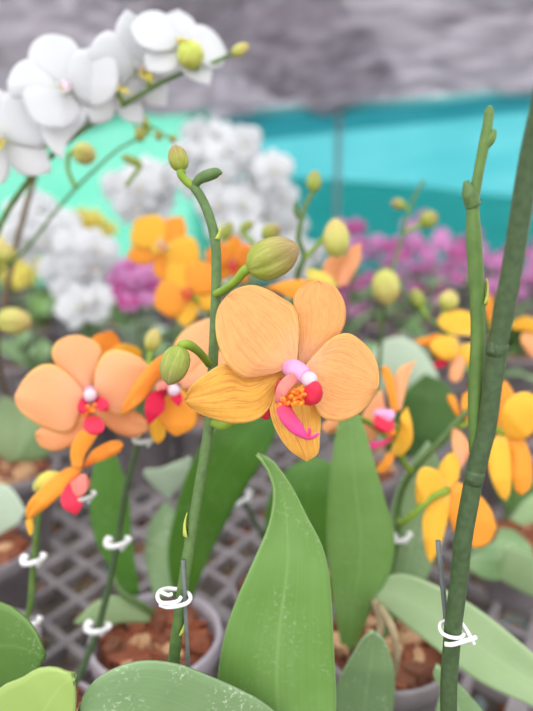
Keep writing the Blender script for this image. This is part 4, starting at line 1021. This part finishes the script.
def spray(label, group, kind, pix, d, base_px, rnd, face=V((0, -1, .1)), nl=4, lm='leaf_dull', ms='spike', spread=.6, name='potted_orchid', cat='orchid', bz=.11):
    """plant whose flowers stand at the frame points pix, distance d; the stem runs through them down to a pot"""
    b = on_bench(P(sum(q[0] for q in pix) / len(pix), 300, d + .03)); root = thing(name, label, cat, b, group)
    pot(root, b, .045, .11, 'pot_dark', False, 20)
    pts = sorted(pix, key=lambda q: -q[1])
    mean = [(sum(q[0] for q in pts[i:i + 3]) / len(pts[i:i + 3]), sum(q[1] for q in pts[i:i + 3]) / len(pts[i:i + 3])) for i in range(0, len(pts), 3)]
    stem = [P(x, y, d + .02) for x, y in mean]
    spike(root, [V((b.x, b.y, .1)), V((b.x, b.y, .1)).lerp(stem[0], .55) + V((0, 0, .03))] + stem, [.003, .0028, .0022, .0016], ms)
    for x, y in pts:
        f = (face + V((rnd.uniform(-spread, spread), 0, rnd.uniform(-spread, spread) * .7))).normalized()
        put_flower(TF[kind][rnd.randrange(len(TF[kind]))], root, P(x, y, d + rnd.uniform(-.035, .03)), f, rnd.uniform(-.4, .4), rnd.uniform(.85, 1.12))
    for k in range(nl):
        arch_leaf(root, V((b.x, b.y, .1)), k * 2 * PI / nl + rnd.uniform(-.4, .4), rnd.uniform(.09, .11), rnd.uniform(.042, .05), lm, rnd.uniform(1.0, 1.3), rnd.uniform(.4, .8))
    return root
def scatter(cx, cy, rx, ry, n, rnd, mind=9):
    out, t = [], 0
    while len(out) < n and t < 4000:
        t += 1; a, r = rnd.uniform(0, 6.283), math.sqrt(rnd.random()); q = (cx + math.cos(a) * r * rx, cy + math.sin(a) * r * ry)
        if all(math.hypot(q[0] - o[0], q[1] - o[1]) > mind for o in out): out.append(q)
    return out
rnd = random.Random(77)
spray('white orchid spray in the middle distance above the main bud', None, 'white', scatter(246, 190, 36, 50, 15, rnd, 20), 1.15, (250, 372), rnd)
spray('white orchid spray behind the top bud of the main stem', None, 'white', scatter(205, 165, 22, 36, 9, rnd, 18), 1.36, (205, 366), rnd)
spray('white orchid spray left of the main stem above the orange bloom', None, 'white', scatter(146, 195, 28, 26, 8, rnd, 18), 1.1, (150, 378), rnd)
spray('low dense white orchid spray above the wide peach bloom', None, 'white', scatter(84, 272, 24, 34, 12, rnd, 16), .98, (100, 395), rnd)
spray('white orchid spray at the left behind the slim stems', None, 'white', scatter(36, 228, 24, 24, 8, rnd, 16), 1.12, (36, 385), rnd)
spray('white orchid spray near the grey post, almost hidden', None, 'white', scatter(290, 250, 22, 26, 6, rnd, 16), 1.3, (300, 362), rnd)
spray('small pale yellow orchid spray left of the white sprays', None, 'pale_yellow', scatter(88, 230, 26, 14, 9, rnd, 10), 1.5, (70, 360), rnd)
spray('pale yellow orchid at the left edge behind the brown stem', None, 'pale_yellow', scatter(12, 258, 22, 22, 6, rnd, 12), 1.25, (5, 366), rnd)
spray('small round violet orchid cluster left of the main stem', None, 'small_violet', scatter(139, 284, 24, 22, 22, rnd, 8), .88, (140, 400), rnd, spread=.5)
vio = [((356, 240), (402, 254), (448, 262), (490, 272), (548, 268)), ((378, 262), (424, 240), (468, 248), (512, 290)), ((352, 292), (396, 286), (438, 284), (482, 268), (524, 252))]
for r_, rowp in enumerate(vio):
    for i, (x, y) in enumerate(rowp):
        spray('violet orchid spray in the far row below the dark teal net', 'violet orchids of the far row', 'violet', scatter(x, y, 19, 22, 5, rnd, 13), 1.55 + .22 * r_ + .03 * (i % 2), None, rnd, nl=2, lm='leaf_dull')

# orange blooms of the middle row
pq = V((-.14, 1.03, 0))
og = thing('potted_orchid', 'bright orange-yellow orchid beyond the main stem above the violet cluster', 'orchid', pq)
pot(og, pq, .05, .11, 'pot_dark')
spike(og, [V((pq.x, pq.y, .1)), P(176, 360, .72), P(180, 310, .69), P(178, 280, .68), P(170, 262, .67)], .0024, 'spike')
LIPO = (M['lip_crimson'], M['lip_crimson'], M['callus'])
flower(og, P(163, 247, .64), V((.05, -.9, .3)), .086, M['yellow'], M['orange'], (M['white'], M['pale_yellow'], M['callus']), -.6, True, [P(176, 272, .675), P(168, 258, .66)], label='bright orange yellow bloom above the violet cluster', seed=31)
pq2 = on_bench(at_z(205, 415, .11))
og2 = thing('potted_orchid', 'orange orchid half hidden by the main stem with magenta throats', 'orchid', pq2)
pot(og2, pq2, .05, .11, 'pot_dark')
spike(og2, [V((pq2.x, pq2.y, .1)), P(206, 360, .64), P(212, 320, .61), P(218, 285, .60), P(222, 262, .595)], .0024, 'spike')
flower(og2, P(188, 292, .585), V((-.15, -.9, .2)), .074, M['orange'], M['yellow'], LIPO, .6, True, [P(212, 316, .61), P(198, 302, .585)], label='deep orange bloom with magenta throat', seed=33)
flower(og2, P(232, 262, .585), V((.2, -.9, -.1)), .056, M['deep_orange'], M['orange'], LIPO, -.1, True, [P(222, 264, .597)], label='smaller orange bloom right of the main stem', seed=35)
budpx(og2, (222, 240), (232, 222), 13, .59, 'bud', [(222, 262, .595), (221, 250, .593)])

# ================================================================== LEAFY FILLER ROWS
def leafy(name, label, group, loc, seed, mats, n=6, lng=(.11, .15), wid=(.05, .066)):
    rnd = random.Random(seed); root = thing(name, label, 'orchid', V(loc), group)
    b = V((loc[0], loc[1], 0)); pot(root, b, .05, .11, 'pot_dark', False, 30)
    for k in range(n):
        arch_leaf(root, b + V((0, 0, .1)), k * 2.4 + rnd.uniform(-.3, .3), rnd.uniform(*lng), rnd.uniform(*wid), mats[k % len(mats)], rnd.uniform(.85, 1.35), rnd.uniform(.5, 1.1))
    return root
G1 = 'leafy orchids of the rows behind'
protos = [leafy('potted_orchid', 'leafy orchid plant without blooms in the blurred rows behind', G1, (-2.0 + .3 * k, 3.3, 0), 200 + k, ms) for k, ms in enumerate((['leaf_dull', 'leaf'], ['leaf_pale', 'leaf_dark', 'leaf_dull'], ['leaf_pale', 'leaf_dull'], ['leaf_grey', 'leaf_dull', 'leaf_pale'], ['leaf_grey', 'leaf_dark']))]
rnd = random.Random(9); made = 0
def copy_plant(src, loc, rz, sc):
    r = src.copy(); COL.objects.link(r); r.location = loc; r.rotation_euler = (0, 0, rz); r.scale = (sc, sc, sc)
    for ch in src.children:
        c = ch.copy(); COL.objects.link(c); c.parent = r
    return r
y = .72
row = 0
while y < 3.3:
    half = .12 + .5 * y; x = -half + rnd.uniform(0, .1)
    while x < half:
        q = V((x + rnd.uniform(-.02, .02), y + rnd.uniform(-.03, .03), 0))
        if all(math.hypot(q.x - bx, q.y - by) > br + .115 for bx, by, br in BASES):
            src = protos[rnd.randrange(5)]
            copy_plant(src, q, rnd.uniform(0, 6.28), rnd.uniform(.85, 1.1)); BASES.append((q.x, q.y, .05)); made += 1
        x += .19 + .03 * y
    y += .17 + .04 * y
    row += 1
print('filler plants', made)

# ================================================================== LIGHT, WORLD, CAMERA
w = bpy.data.worlds.new('sky'); SC.world = w; w.use_nodes = True
bg = w.node_tree.nodes['Background']; bg.inputs[0].default_value = (1.0, 1.0, 1.0, 1); bg.inputs[1].default_value = 1.15
sun = bpy.data.lights.new('sun', 'SUN'); sun.energy = .9; sun.angle = math.radians(50); sun.color = (1, .985, .96)
so = bpy.data.objects.new('sun', sun); COL.objects.link(so); so.rotation_euler = (math.radians(38), math.radians(-14), 0)

cd = bpy.data.cameras.new('camera'); co = bpy.data.objects.new('camera', cd); COL.objects.link(co)
co.location = CAM; co.rotation_euler = (math.radians(90) - TH, 0, 0)
cd.sensor_fit = 'VERTICAL'; cd.sensor_height = 36; cd.sensor_width = 36
cd.lens = 36 * FPX / 711
cd.clip_start = .01; cd.clip_end = 50
cd.dof.use_dof = True; cd.dof.focus_distance = .275; cd.dof.aperture_fstop = 4.0
SC.camera = co
SC.view_settings.view_transform = 'Standard'; SC.view_settings.look = 'None'; SC.view_settings.gamma = 1; SC.view_settings.use_curve_mapping = False
SC.view_settings.exposure = .55
SC.cycles.use_denoising = True
